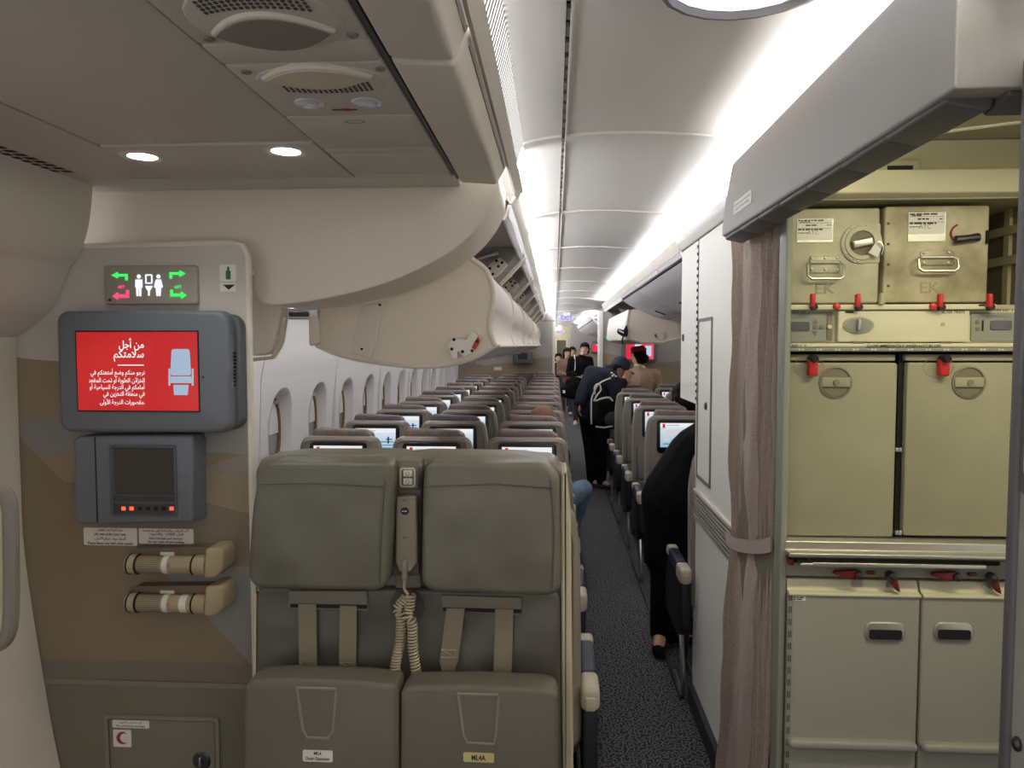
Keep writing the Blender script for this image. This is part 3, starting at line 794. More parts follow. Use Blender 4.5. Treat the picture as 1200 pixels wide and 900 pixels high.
MB().box(XW - 0.004, XW + 0.03, 3.408, 3.425, 0.0, 1.41).build('end_trim', 'lining_grey', wr)
tag(MB().box(0.632, XW + 0.02, 2.53, 3.42, 0, 0.09).build('baseboard_right', 'rubber'), 'black plinth along the foot of the galley side wall', 'baseboard', kind='structure')

# ---- curtain header above the galley opening
hd = thing('curtain_header', (0.56, 1.7, 2.04), 'wide pale header box above the galley opening with a grey curtain rail', 'header')
XH = 0.53
MB().prism(roundpoly([(1.03, 2.021), (2.392, 2.024), (2.388, 2.06), (2.345, 2.14), (2.27, 2.226), (1.03, 2.226)], 0.02), XH, XH + 0.035, 'x', b=0.006).build('fascia', 'header', hd)
# near return: turns away from the aisle towards the galley
MB().prism(roundpoly([(XH - 0.0015, 2.0205), (1.6, 2.0205), (1.6, 2.30), (XH - 0.0015, 2.30)], 0.006), 1.026, 1.075, b=0.003).build('near_fascia', 'header', hd)
for k in range(7):
    y0 = 1.065 + k * 0.188
    MB().prism(roundpoly([(0.538, 2.05), (0.538, 2.014), (0.592, 2.002), (0.602, 2.010), (0.602, 2.05)], 0.006), y0, y0 + 0.186, b=0.003, b2=0.003).build('rail_section', 'track_grey', hd)
for k in range(5):
    x0 = 0.605 + k * 0.19
    MB().prism(roundpoly([(1.036, 2.05), (1.036, 2.014), (1.09, 2.002), (1.10, 2.010), (1.10, 2.05)], 0.006), x0, x0 + 0.186, 'x', b=0.003, b2=0.003).build('rail_section', 'track_grey', hd)
a, b = Vector((XH - 0.0015, 2.34, 2.075)), Vector((XH - 0.0015, 2.15, 2.105))
pl = MB().prism(rrect(2.04, 2.235, 2.066, 2.102, 0.004, 3), XH - 0.0012, XH, 'x').build('placard', 'placard', hd)
lettering('Curtain must be open and secured during\ntaxi, take-off, turbulence and landing.', 0.0125, (XH - 0.002, 2.1375, 2.084), 'ink', pl, right=(0, -1, 0), up=(0, 0, 1), line=1.0, width=0.18)

# ================================================================== things on the monitor bulkhead
def flat(poly_px, Y, name, m, parent, th=0.001):
    return MB().prism(qq(poly_px, Y), Y, Y + th).build(name, m, parent, smooth=False)
mon = thing('wall_monitor', at(170, 506, YB), 'slate grey wall monitor showing a red safety notice in white Arabic lettering', 'monitor')
a = rect(67, 364, 263, 507, 2.115)
MB().prism(rrect(a[0], a[1] + 0.012, a[2], a[3], 0.035, 6), 2.115, 2.165, b=0.014).build('bezel', 'slate', mon)
MB().prism(rrect(a[0] + 0.02, a[1] + 0.03, a[2] + 0.004, a[3] - 0.008, 0.04, 6), 2.16, YB, b=0.01).build('rear_housing', 'slate_dark', mon)
sc_ = rect(91, 389, 232, 481, 2.113)
MB().box(sc_[0] - 0.004, sc_[1] + 0.004, 2.1125, 2.116, sc_[2] - 0.004, sc_[3] + 0.004).build('screen_border', 'seat_black', mon, smooth=False)
scr = MB().box(sc_[0], sc_[1], 2.111, 2.1125, sc_[2], sc_[3]).build('screen', 'screen_red', mon, smooth=False)
YT = 2.1105
def rt(body, x0, py, size, bold, x1=168.5):
    p = at(x1, py, YT); return lettering(arabic(body), size, (p.x, YT, p.z), 'text_white', scr, align='RIGHT', bold=bold, width=p.x - at(x0, py, YT).x)
rt('من أجل', 139, 403.5, 0.030, 0.02); rt('سلامتكم', 133, 417, 0.030, 0.02)
flat([(138, 427.3), (168.5, 427.3), (168.5, 428.5), (138, 428.5)], YT, 'rule', 'text_white', scr)
for i, (ln, x0) in enumerate((('نرجو منكم وضع أمتعتكم في', 106), ('الخزائن العلوية أو تحت المقعد', 104), ('أمامكم في الدرجة السياحية أو', 105), ('في منطقة التخزين في', 121), ('.مقصورات الدرجة الأولى', 117))):
    rt(ln, x0, 437 + i * 8.6, 0.0185, 0.012, 169.5)
MB().prism(roundpoly(qq([(201, 409), (222, 409), (224, 440), (199.5, 440)], YT), 0.008), YT, YT + 0.0005).build('seat_picture_back', 'seat_picture', scr, smooth=False)
flat([(199, 441), (224, 441), (225, 449), (199, 449)], YT, 'seat_picture_cushion', 'seat_picture', scr)
for sx in ((197.3, 199.5), (224.6, 226.8)): flat([(sx[0], 432), (sx[1], 432), (sx[1], 452), (sx[0], 452)], YT, 'seat_picture_arm', 'seat_picture', scr)
flat([(203, 451), (221, 451), (220, 463), (204, 463)], YT, 'seat_picture_foot', 'seat_picture', scr)
for k in range(10):
    v = rect(268.6, 412.5 + k * 4.2, 272, 415 + k * 4.2, 2.14)
    MB().box(v[0] - 0.004, v[1] + 0.004, 2.15, 2.17, v[2], v[3]).build('vent_slot', 'gap_black', mon, smooth=False)
p = at(238, 442, 2.114); MB().lathe([(0.001, -0.001), (0.003, -0.001), (0.003, 0.001), (0.001, 0.001)], p, 'y', 8).build('sensor', 'gap_black', mon)

sg = thing('lavatory_sign', at(175, 357, YB), 'beige lit lavatory sign with green and pink arrows above the monitor', 'sign')
a = rect(122, 311, 230, 357, 2.18)
MB().prism(rrect(a[0], a[1], a[2], a[3], 0.008, 4), 2.18, YB, b=0.006).build('plate', 'sign_beige', sg)
Y2 = 2.1785
def fig(pts, m, name): return flat(pts, Y2, name, m, sg)
fig([(130.5, 322.5), (138, 318.5), (138, 321), (149.5, 321), (149.5, 328.5), (146.5, 328.5), (146.5, 324), (138, 324), (138, 326.5)], 'sign_green', 'arrow')
fig([(217.5, 320.5), (210, 316.5), (210, 319), (198.5, 319), (198.5, 326.5), (201.5, 326.5), (201.5, 322), (210, 322), (210, 324.5)], 'sign_green', 'arrow')
fig([(131.5, 347), (138, 342.5), (138, 345), (147.5, 345), (147.5, 340), (151, 340), (151, 349), (138, 349), (138, 351.5)], 'sign_pink', 'arrow')
fig([(218.5, 346), (212, 341.5), (212, 344), (202.5, 344), (202.5, 339.5), (199.5, 339.5), (199.5, 347.5), (212, 347.5), (212, 350.5)], 'sign_green', 'arrow')
for px, m in ((142, 'sign_pink'), (208.5, 'sign_green')):
    p = at(px, 336.3, Y2); lettering('AFT', 0.013, p, m, sg, bold=0.015)
for px, skirt in ((162.5, False), (185.5, True)):
    p = at(px, 324, Y2)
    MB().prism(oval(p.x, p.z, 0.0062, 0.0062, 12), Y2, Y2 + 0.001).build('figure_head', 'sign_white', sg, smooth=False)
    if not skirt: fig([(158.5, 327.5), (166.5, 327.5), (166.8, 337), (165.5, 337), (165.3, 347), (163, 347), (162.8, 338), (162.2, 338), (162, 347), (159.7, 347), (159.5, 337), (158.2, 337)], 'sign_white', 'figure_body')
    else: fig([(182.5, 327.5), (188.5, 327.5), (190.8, 336.5), (188.6, 337.5), (188, 347), (186, 347), (185.6, 338.5), (185.2, 347), (183.2, 347), (182.4, 337.5), (180.2, 336.5)], 'sign_white', 'figure_body')
MB().frame(rrect(*rect(170, 321.5, 178.5, 332.5, Y2), 0.002, 2), rrect(*rect(171.5, 323, 177, 331, Y2), 0.001, 2), Y2, Y2 + 0.001).build('mirror_symbol', 'sign_white', sg, smooth=False)
fig([(170, 335), (178.5, 335), (177, 339), (175.3, 340.5), (175.3, 346.5), (173.3, 346.5), (173.3, 340.5), (171.5, 339)], 'sign_white', 'basin_symbol')
p = at(128.5, 351.5, Y2); MB().prism(oval(p.x, p.z, 0.004, 0.004, 10), Y2, Y2 + 0.001).build('sensor', 'gap_black', sg, smooth=False)

ox = thing('oxygen_label', at(267, 341, YB), 'small white oxygen bottle label with black arrow on the bulkhead corner', 'label')
placard(257.5, 310, 277, 330, YB - 0.0005, ox, [''])
placard(258, 331.5, 277, 342, YB - 0.0005, ox, [''])
flat([(261, 333.5), (275.5, 333.5), (268, 339.5)], YB - 0.0032, 'arrow', 'ink', ox)
MB().prism(roundpoly(qq([(264.5, 317), (270, 317), (270, 327.5), (264.5, 327.5)], YB - 0.0032), 0.004), YB - 0.0032, YB - 0.002).build('bottle_symbol', 'green_ink', ox, smooth=False)
flat([(266, 312.5), (268.6, 312.5), (268.6, 317), (266, 317)], YB - 0.0032, 'bottle_neck', 'green_ink', ox)

cp = thing('crew_control_panel', at(165, 615, YB), 'slate grey crew control box with dark blank screen below the monitor', 'control panel')
MB().prism(roundpoly(qq([(86, 515), (92, 511), (226, 509.5), (226, 612), (92, 615), (87, 608)], 2.125), 0.012), 2.125, YB, b=0.008).build('body', 'slate', cp)
cpR = [at(222, 511, 2.127), at(240, 514, 2.19), at(240, 607, 2.19), at(222, 612, 2.127)]
MB().add([cpR[0], cpR[1], cpR[2], cpR[3], (cpR[0].x, 2.199, cpR[0].z), (cpR[1].x, 2.199, cpR[1].z), (cpR[2].x, 2.199, cpR[2].z), (cpR[3].x, 2.199, cpR[3].z)], [(0, 1, 2, 3), (0, 1, 5, 4), (1, 2, 6, 5), (2, 3, 7, 6), (4, 5, 6, 7)]).build('side_cheek', 'slate', cp)
a = rect(112, 511, 113.5, 614, 2.125); MB().box(a[0], a[1], 2.1242, 2.127, a[2] + 0.004, a[3] - 0.004).build('seam', 'gap_black', cp, smooth=False)
MB().frame(rrect(*rect(129, 521, 207, 605, 2.123), 0.006, 3), rrect(*rect(132.5, 524, 204.5, 603, 2.123), 0.004, 3), 2.121, 2.127).build('screen_bezel', 'slate_dark', cp)
a = rect(134, 525, 205, 580, 2.1235); MB().box(a[0], a[1], 2.1235, 2.1252, a[2], a[3]).build('screen', 'dark_screen', cp, smooth=False)
a = rect(134, 581, 205, 604, 2.1235); MB().box(a[0], a[1], 2.1232, 2.1252, a[2], a[3]).build('key_plate', 'steel_dark', cp, smooth=False)
for k in range(7):
    p = at(144.5 + k * 9.4, 596, 2.121); lit = k in (0, 1, 6)
    MB().rbox(p.x - 0.006, p.x + 0.006, 2.1205, 2.1235, p.z - 0.0055, p.z + 0.0055, 0.001).build('key', 'led_red' if lit else 'gap_black', cp)
a = rect(132, 588, 206, 590, 2.122); MB().box(a[0], a[1], 2.1215, 2.1235, a[2], a[3]).build('ledge', 'slate_dark', cp, smooth=False)

lab = thing('seat_belt_placard', at(130, 641, YB), 'white placard about life vest and seat belt under the control box', 'placard')
placard(98.5, 618.5, 161, 639, YB - 0.0005, lab, [arabic('سترة النجاة تحت المقعد'), 'Life vest under your seat.', arabic('الرجاء ربط حزام الأمان'), 'Please fasten seat belt while seated.'], fit=0.8, bold=0.025, widths=(0.46, 0.6, 0.58, 0.85))
lab = thing('handset_placard', at(195, 641, YB), 'white placard about stowing handset and monitor, right of the seat belt placard', 'placard')
placard(163, 619.5, 227, 637.5, YB - 0.0005, lab, [arabic('أعد الهاتف والشاشة إلى وضعهما'), arabic('قبل الإقلاع والهبوط'), 'Stow handset and monitor', 'for taxi, take off and landing.'], fit=0.8, bold=0.025, widths=(0.84, 0.64, 0.62, 0.66))

def torch(y0, label, extra):
    t = thing('flashlight', at(205, y0 + 34, YB), label, 'flashlight', 'crew flashlights')
    c0, c1 = at(152, y0 + 19, 2.15), at(238, y0 + 18, 2.15); z = (c0.z + c1.z) / 2; r = 0.030
    MB().prism(roundpoly(qq([(150, y0 + 4), (160, y0 - 1), (258, y0 - 2), (261, y0 + 4), (261, y0 + 12), (150, y0 + 12)], 2.16), 0.01), 2.16, YB).build('bracket', 'torch_dark', t)
    bx = lambda px: at(px, y0 + 18, 2.15).x
    MB().lathe([(r * 0.9, bx(164) - bx(150)), (r * 0.9, bx(236) - bx(150))], (bx(150), 2.15, z), 'x', 18).build('barrel', 'torch_beige', t)
    for k in range(14):
        a_ = -PI * 0.9 + k * PI * 0.9 / 13
        MB().box(bx(164), bx(192), 2.15 + r * 0.9 * math.sin(a_) - 0.001, 2.15 + r * 0.9 * math.sin(a_) + 0.001, z + r * 0.9 * math.cos(a_) - 0.001, z + r * 0.9 * math.cos(a_) + 0.001).build('grip_rib', 'torch_dark', t, smooth=False)
    MB().lathe([(r * 0.8, 0), (r, 0.004), (r, bx(163) - bx(150) - 0.004), (r * 0.9, bx(163) - bx(150))], (bx(150), 2.15, z), 'x', 18).build('end_cap', 'torch_beige', t)
    MB().lathe([(r * 0.95, 0), (r * 1.03, 0.003), (r * 1.03, bx(243) - bx(229)), (r * 0.95, bx(244) - bx(229))], (bx(229), 2.15, z), 'x', 18).build('head_ring', 'torch_beige', t)
    for px in (152.5, 162, 227.5): MB().lathe([(r * 1.02, 0), (r * 1.05, 0.001), (r * 1.05, 0.004), (r * 1.02, 0.005)], (bx(px), 2.15, z), 'x', 18).build('band', 'gap_black', t)
    MB().lathe([(r * 0.93, 0), (r * 0.93, bx(200) - bx(194))], (bx(194), 2.15, z), 'x', 18).build('label_band', 'placard', t)
    p = at(197, y0 + 20, 2.15 - r); print_line(t, p.x - 0.004, p.x + 0.004, p.z + 0.003, 0.0022, 2.15 - r * 0.935, 'red_ink', 1); print_line(t, p.x - 0.004, p.x + 0.004, p.z - 0.003, 0.0022, 2.15 - r * 0.935, 'red_ink', 2)
    if extra: MB().lathe([(r * 0.93, 0), (r * 0.93, bx(222) - bx(214))], (bx(214), 2.15, z), 'x', 18).build('white_band', 'placard', t)
    MB().prism(roundpoly(qq([(240, y0), (259, y0 - 2), (262, y0 + 6), (262, y0 + 25), (252, y0 + 35), (238, y0 + 35)], 2.118), 0.012), 2.118, YB, b=0.008).build('holder', 'torch_beige', t)
    a = rect(188, y0 + 4, 204, y0 + 10, 2.158); MB().box(a[0], a[1], 2.157, 2.16, a[2], a[3]).build('tag', 'placard', t, smooth=False)
torch(643, 'beige flashlight in the upper of the two wall brackets', False)
torch(688, 'beige flashlight with an extra white band in the lower wall bracket', True)

# ================================================================== double crew seat
YJ = 1.95
cs = thing('jumpseat_bench', (-0.39, YJ + 0.1, 0), 'folded double crew seat in olive grey leather with harness straps', 'crew seat')
fp = roundpoly(qq([(299, 552), (306, 537), (345, 533), (462, 533), (476, 535.5), (496, 533), (610, 535), (648, 540), (661, 556), (667, 900), (668, 1060), (296, 1060)], 2.02), 0.012)
MB().prism(fp, 2.02, 2.15, b=0.01).build('back_shell', 'crew_shell', cs)
def headrest(pts, seam):
    P = roundpoly(qq(pts, YJ - 0.03), 0.05, 5)
    o = MB().prism(P, YJ - 0.045, 2.03, b=0.018, n=5).build('headrest', 'crew_leather', cs)
    MB().tube([at(a, b, YJ - 0.0465) for a, b in seam], 0.0022, 6).build('seam', 'crew_leather_dark', o)
    xr_ = pts[3][0] if pts[3][0] < 500 else pts[3][0]
    MB().tube(curve_pts([at(pts[2][0] - 11, pts[2][1] + 2, YJ - 0.0455), at(xr_ - 9, 620, YJ - 0.0462), at(xr_ - 11, pts[3][1] - 8, YJ - 0.0455)], 5), 0.0022, 6).build('piping', 'crew_leather_dark', o)
    return o
headrest([(306, 541), (459, 541), (462, 560), (456, 692), (291, 688), (296, 600)], [(304, 567), (360, 566), (450, 570)])
headrest([(500, 541), (640, 541), (656, 560), (658, 698), (494, 692), (496, 570)], [(500, 570), (580, 567), (648, 572)])
# side bolsters / outer frame
MB().prism(roundpoly(qq([(657, 556), (664, 552), (669, 600), (672, 900), (673, 1060), (661, 1060), (658, 800)], 2.0), 0.005), 2.0, 2.16, b=0.006).build('side_frame', 'cream_edge', cs)
MB().prism(roundpoly(qq([(296, 700), (303, 690), (304, 1060), (297, 1060)], 2.0), 0.004), 2.0, 2.14, b=0.006).build('side_frame', 'cream_edge', cs)
# centre console
cn = MB().prism(roundpoly(qq([(463, 538), (494, 538), (493, 690), (463, 690)], 1.985), 0.008), 1.985, 2.04, b=0.006).build('centre_console', 'crew_shell', cs)
MB().prism(roundpoly(qq([(464.5, 548), (471, 543.5), (486, 543.5), (491.5, 548), (491, 575), (465, 575)], 1.965), 0.008), 1.965, 2.0, b=0.008).build('lamp_switch_pod', 'crew_pan', cn)
MB().frame(rrect(*rect(468.5, 548, 487, 571, 1.9635), 0.008, 4), rrect(*rect(470.5, 550, 485, 569, 1.9635), 0.006, 4), 1.9615, 1.966).build('switch_bezel', 'cream_edge', cn)
for y in (551, 560.5):
    a = rect(472.5, y, 483, y + 7.5, 1.962); MB().rbox(a[0], a[1], 1.960, 1.966, a[2], a[3], 0.002).build('switch', 'placard', cn)
    p = at(477.7, y + 4, 1.9598); MB().frame(oval(p.x, p.z, 0.0055, 0.0055, 12), oval(p.x, p.z, 0.004, 0.004, 12), 1.9596, 1.9602).build('switch_mark', 'handset', cn, smooth=False)
a = rect(461, 580, 492, 673, 1.985); MB().prism(rrect(a[0], a[1], a[2], a[3], 0.006, 3), 1.972, 1.99, b=0.004).build('handset_cradle', 'crew_leather_dark', cn)
# back cushion, harness slots and straps
bc = MB().prism(roundpoly(qq([(300, 688), (656, 694), (658, 1000), (299, 1000)], 1.985), 0.03), 1.985, 2.03, b=0.010, n=4).build('back_cushion', 'crew_leather_dark', cs)
for pts in ([(338, 692), (430, 692), (432, 716), (338, 714)], [(517, 697), (612, 700), (612, 722), (518, 716)]):
    MB().prism(roundpoly(qq(pts, 1.98), 0.006), 1.978, 1.995, b=0.004).build('harness_guide', 'crew_shell', cs)
for pts in ([(340, 708), (430, 709), (430, 713.5), (340, 712)], [(519, 712), (611, 714.5), (611, 719), (519, 716)]):
    MB().prism(roundpoly(qq(pts, 1.976), 0.003), 1.9765, 1.985).build('harness_slot', 'gap_black', cs)
p = at(477, 710, 1.984); MB().lathe([(0.05, 0.004), (0.048, -0.003), (0.044, -0.001), (0.001, -0.002), (0.001, 0.004)], p, 'y', 28).build('centre_boss', 'crew_leather_dark', cs)
def strap(a, b, w, tip=None):
    A, B = at(a[0], a[1], 1.974), at(b[0], b[1], 1.964)
    poly = [(A.x - w / 2, A.z), (A.x + w / 2, A.z), (B.x + w / 2, B.z), (B.x - w / 2, B.z)]
    o = MB().add([(A.x - w / 2, A.y, A.z), (A.x + w / 2, A.y, A.z), (B.x + w / 2, B.y, B.z), (B.x - w / 2, B.y, B.z), (A.x - w / 2, A.y + 0.003, A.z), (A.x + w / 2, A.y + 0.003, A.z), (B.x + w / 2, B.y + 0.003, B.z), (B.x - w / 2, B.y + 0.003, B.z)],
                 [(0, 1, 2, 3), (4, 5, 6, 7), (0, 1, 5, 4), (1, 2, 6, 5), (2, 3, 7, 6), (3, 0, 4, 7)]).build('harness_strap', 'strap', cs, smooth=False)
    if tip:
        T = at(tip[0], tip[1], 1.962)
        MB().prism([(B.x - w / 2, B.z + 0.004), (B.x + w / 2, B.z + 0.004), (T.x + 0.008, T.z), (T.x - 0.008, T.z)], 1.961, 1.965).build('strap_end', 'strap', o, smooth=False)
        st = [(-0.4, 1.0), (0.4, 1.0), (0.4, 0.0), (-0.4, 0.0)]
        ln = [Vector((B.x + s_ * w, 1.9615, B.z + 0.012 + h_ * 0.022)) for s_, h_ in ((-0.4, 1), (0.4, 1), (0.4, 0), (-0.4, 0), (-0.4, 1), (0.4, 0), (-0.4, 0), (0.4, 1))]
        MB().tube(ln, 0.0008, 5).build('stitching', 'cream_edge', o)
        MB().rbox(T.x - 0.012, T.x + 0.012, 1.955, 1.967, T.z - 0.015, T.z + 0.004, 0.004).build('buckle', 'silver', o)
strap((360, 708), (361, 812), 0.051); strap((408, 710), (407, 790), 0.048, (407, 806)); strap((534, 713), (526, 775), 0.051, (524, 800)); strap((591, 714), (588, 815), 0.050)
# folded seat pans
def pan(pts, groove, plac, lines, m, wd):
    P = roundpoly(qq(pts, 1.83), 0.03, 5)
    o = MB().prism(P, 1.83, 1.90, b=0.012).build('seat_pan', 'crew_pan', cs)
    MB().prism(offset(P, 0.004), 1.90, 1.935, b2=0.01).build('pan_cushion', 'crew_leather', o)
    MB().tube([at(a, b, 1.8305) for a, b in groove], 0.0038, 6).build('groove_highlight', 'handset', o)  # traces the groove; its edge highlight is put in as a paler colour
    placard(*plac, 1.8295, o, lines, m=m, fit=0.8, bold=0.025, widths=wd)
pan([(286, 798), (330, 796), (420, 799), (464, 804), (467, 812), (468, 1042), (284, 1042)], [(347, 806), (349, 812), (355, 855), (360, 864), (384, 865), (390, 857), (394, 813), (394, 807), (347, 806)], (355, 879, 390, 892.5), ['ML4', 'Door Operator'], 'placard', (0.25, 0.8))
pan([(469, 811), (478, 805), (560, 804), (640, 808), (654, 814), (656, 1042), (468, 1042)], [(536, 813), (538, 822), (543, 862), (548, 870), (578, 872), (581, 862), (584, 820), (584, 814), (536, 813)], (543, 882, 579, 893), ['ML4A'], 'placard_yellow', (0.46,))
MB().rbox(-0.76, 0.0, 1.88, 2.12, 0.0, 0.16, 0.01).build('base', 'crew_shell', cs)
MB().rbox(-0.78, 0.02, 1.90, 2.12, 0.16, 0.30, 0.01).build('lower_stowage', 'crew_pan', cs)

hs = thing('interphone_handset', at(476, 672, 1.96), 'beige interphone handset with coiled cord hung between the crew headrests', 'handset')
P = roundpoly(qq([(464, 582), (488, 582), (489, 660), (481, 671), (468, 671), (463, 658)], 1.945), 0.006)
MB().prism(P, 1.945, 1.972, b=0.006).build('body', 'handset', hs)
p = at(474.5, 599, 1.9445); MB().prism(oval(p.x, p.z, 0.0115, 0.0105, 18), 1.9435, 1.946).build('badge', 'ink', hs)
print_line(hs, p.x - 0.008, p.x + 0.008, p.z, 0.0022, 1.9433, 'placard', 3)
for y, s_ in ((587.5, 1), (629, -1)):
    p = at(474.5, y, 1.944); MB().prism([(p.x + 0.007 * math.cos(PI * k / 8), p.z + s_ * 0.006 * math.sin(PI * k / 8)) for k in range(9)], 1.944, 1.946).build('mark', 'crew_shell', hs, smooth=False)
a = rect(471, 655, 478, 680, 1.945); MB().rbox(a[0], a[1], 1.940, 1.956, a[2], a[3], 0.005).build('plug', 'handset', hs)
MB().tube(curve_pts([at(474.5, 678, 1.948), at(474, 690, 1.948), at(478, 697, 1.945), at(470, 703, 1.945)], 5), 0.004, 7).build('cord_lead', 'cord', hs)
def coil(pts, turns, rad):
    C = curve_pts([at(a, b, Y) for a, b, Y in pts], 8); L_ = [0]
    for i in range(1, len(C)): L_.append(L_[-1] + (C[i] - C[i - 1]).length)
    path = []; n = turns * 9
    for k in range(n + 1):
        s_ = L_[-1] * k / n; i = max(j for j in range(len(C) - 1) if L_[j] <= s_ + 1e-9); t = (s_ - L_[i]) / max(1e-9, L_[i + 1] - L_[i])
        c = C[i].lerp(C[i + 1], t); d = (C[i + 1] - C[i]).normalized(); u = Vector((0, 1, 0)); u = (u - d * u.dot(d)).normalized(); w = d.cross(u); a_ = 2 * PI * k / 9
        path.append(c + (u * math.cos(a_) + w * math.sin(a_)) * rad)
    return MB().tube(path, 0.0032, 5)
coil([(477, 699, 1.942), (471, 706, 1.94), (466, 713, 1.94), (470, 722, 1.94), (469, 750, 1.94), (463, 785, 1.935), (470, 808, 1.93)], 34, 0.0125).build('coiled_cord', 'cord', hs)
coil([(482, 697, 1.938), (480, 712, 1.935), (478, 722, 1.93), (483, 730, 1.93), (484, 760, 1.935), (488, 790, 1.935), (488, 808, 1.935)], 30, 0.012).build('coiled_cord', 'cord', hs)

# ================================================================== passenger seats (origin on the floor under the seat back, facing +Y)
def make_seat(fab, aisle):
    t = thing('passenger_chair', (0, 0, 0), 'seat', 'seat')
    sh = roundpoly([(-0.232, 0.44), (0.232, 0.44), (0.225, 1.05), (0.208, 1.19), (-0.208, 1.19), (-0.225, 1.05)], 0.055, 5)
    mb = MB().prism(sh, -0.03, 0.035, b=0.022, b2=0.012, n=4)
    for v in mb.v: v.y += (1.19 - v.z) * -0.06 + (0.02 if v.z < 0.7 else 0)
    s = mb.build('back_shell', 'seat_shell', t)
    rim = [(-0.205, 0.62), (-0.205, 1.08), (-0.185, 1.16), (-0.15, 1.172), (0.15, 1.172), (0.185, 1.16), (0.205, 1.08), (0.205, 0.62)]
    MB().tube([(x, -0.030 - (1.19 - z) * 0.06, z) for x, z in rim], 0.005, 6).build('shell_rib', 'seat_shell', s)
    mb = MB().prism(rrect(-0.155, 0.155, 0.935, 1.163, 0.022, 4), -0.041, -0.02, b=0.004)
    for v in mb.v: v.y += (1.19 - v.z) * -0.06
    z_ = mb.build('screen_bezel', 'seat_black', t)
    mb = MB().box(-0.132, 0.132, -0.043, -0.041, 0.976, 1.143)
    for v in mb.v: v.y += (1.19 - v.z) * -0.06
    mb.build('screen', 'screen_map', z_, smooth=False)
    mb = MB().prism(rrect(-0.19, 0.19, 0.60, 0.86, 0.015, 3), -0.036, -0.02, b=0.004)
    for v in mb.v: v.y += (1.19 - v.z) * -0.06
    mb.build('tray_table', 'seat_shell', t)
    MB().rbox(-0.012, 0.012, -0.070, -0.055, 0.862, 0.885, 0.004).build('tray_latch', 'seat_shell_low', t)
    MB().rbox(-0.020, 0.0, -0.062, -0.05, 0.90, 0.918, 0.003).build('headphone_jack', 'seat_shell_low', t)
    mb = MB().prism(rrect(-0.20, 0.20, 0.38, 0.585, 0.02, 3), -0.085, -0.02, b=0.008)
    mb.build('literature_pocket', 'seat_shell_low', t)
    mb = MB().prism(roundpoly([(-0.225, 0.42), (0.225, 0.42), (0.228, 1.02), (0.20, 1.18), (-0.20, 1.18), (-0.228, 1.02)], 0.05, 4), 0.02, 0.11, b2=0.03, n=4)
    for v in mb.v: v.y += (1.19 - v.z) * -0.03
    mb.build('backrest', fab, t)
    hr = MB().prism(roundpoly([(-0.165, 1.0), (0.165, 1.0), (0.172, 1.17), (0.15, 1.222), (-0.15, 1.222), (-0.172, 1.17)], 0.03, 4), 0.008, 0.125, b=0.02, b2=0.03, n=4)
    for v in hr.v:
        if v.z > 1.2: v.z += 0.006 * math.sin(v.x * 31) + 0.003 * math.sin(v.x * 77)
    hr.build('headrest', fab, t)
    MB().rbox(-0.23, 0.23, 0.05, 0.54, 0.36, 0.46, 0.035).build('seat_cushion', fab, t)
    MB().rbox(-0.22, 0.22, 0.04, 0.50, 0.29, 0.37, 0.015).build('seat_frame', 'arm_black', t)
    for x in (-0.17, 0.17):
        MB().tube([(x, 0.02, 0.30), (x, -0.02, 0.12), (x, -0.06, 0.02), (x, 0.12, 0.02), (x, 0.40, 0.02), (x, 0.34, 0.30)], 0.014, 7).build('leg', 'steel_dark', t)
    if aisle:
        sx = aisle; x = sx * 0.256
        MB().rbox(x - 0.026, x + 0.026, 0.05, 0.30, 0.605, 0.650, 0.014).build('armrest_pad', 'arm_navy', t)
        MB().rbox(x - 0.029, x + 0.029, -0.07, 0.055, 0.575, 0.648, 0.016).build('armrest_cap', 'arm_cap', t)
        MB().rbox(x - 0.015, x + 0.015, -0.074, -0.06, 0.578, 0.620, 0.004).build('armrest_button', 'arm_cap', t)
        MB().rbox(x - 0.028, x + 0.028, 0.295, 0.36, 0.60, 0.652, 0.014).build('armrest_cap', 'arm_cap', t)
        sp = roundpoly([(-0.085, 0.36), (0.02, 0.30), (0.42, 0.30), (0.44, 0.44), (0.36, 0.60), (-0.06, 0.60)], 0.04, 4)
        MB().prism(sp, x - 0.022, x + 0.022, 'x', b=0.008, b2=0.008).build('side_panel', 'arm_black', t)
        MB().tube([(x, 0.04, 0.32), (x, -0.02, 0.10), (x, 0.0, 0.03), (x, 0.25, 0.025)], 0.012, 7).build('side_leg', 'silver', t)
    return t
PROTO = {}
FABS = ['fabric_mauve', 'fabric_plum', 'fabric_taupe']
def place_seat(fab, aisle, x, y, label, group):
    k = (fab, aisle)
    if k not in PROTO: PROTO[k] = make_seat(fab, aisle); o = PROTO[k]
    else: o = copy_tree(PROTO[k])
    o.location = (x, y, 0); o.name = 'passenger_chair'; o['label'] = label; o['category'] = 'seat'; o['group'] = group
    return o
LX = [(-1.16, 'window', 0), (-0.655, 'middle', 0), (-0.145, 'aisle', 1)]
CX = [(0.866, 'aisle', -1), (1.376, 'second', 0), (1.886, 'third', 0)]
YROW = [3.9 + 0.83 * i for i in range(-2, 10)]
GL, GC = 'seats of the left window block', 'seats of the centre block'
for i, y in enumerate(YROW):
    for x, w, a in LX:
        if i < 2 and w != 'aisle': continue
        fab = FABS[(i * 2 + (0 if w == 'aisle' else 1)) % 3] if w != 'aisle' else FABS[0 if i in (2, 5, 8, 10, 3) else 2]
        if i < 2: lab = ['aisle seat directly behind the double crew seat, only its arm and flank showing', 'aisle seat in the second row behind the crew seat, hidden except its flank'][i]
        else: lab = '%s seat of the left block, %s row of screens beyond the crew seat' % (w, ORD[i - 2])
        place_seat(fab, a, x, y, lab, GL)
CROW = [3.45 + 0.86 * i for i in range(7)]
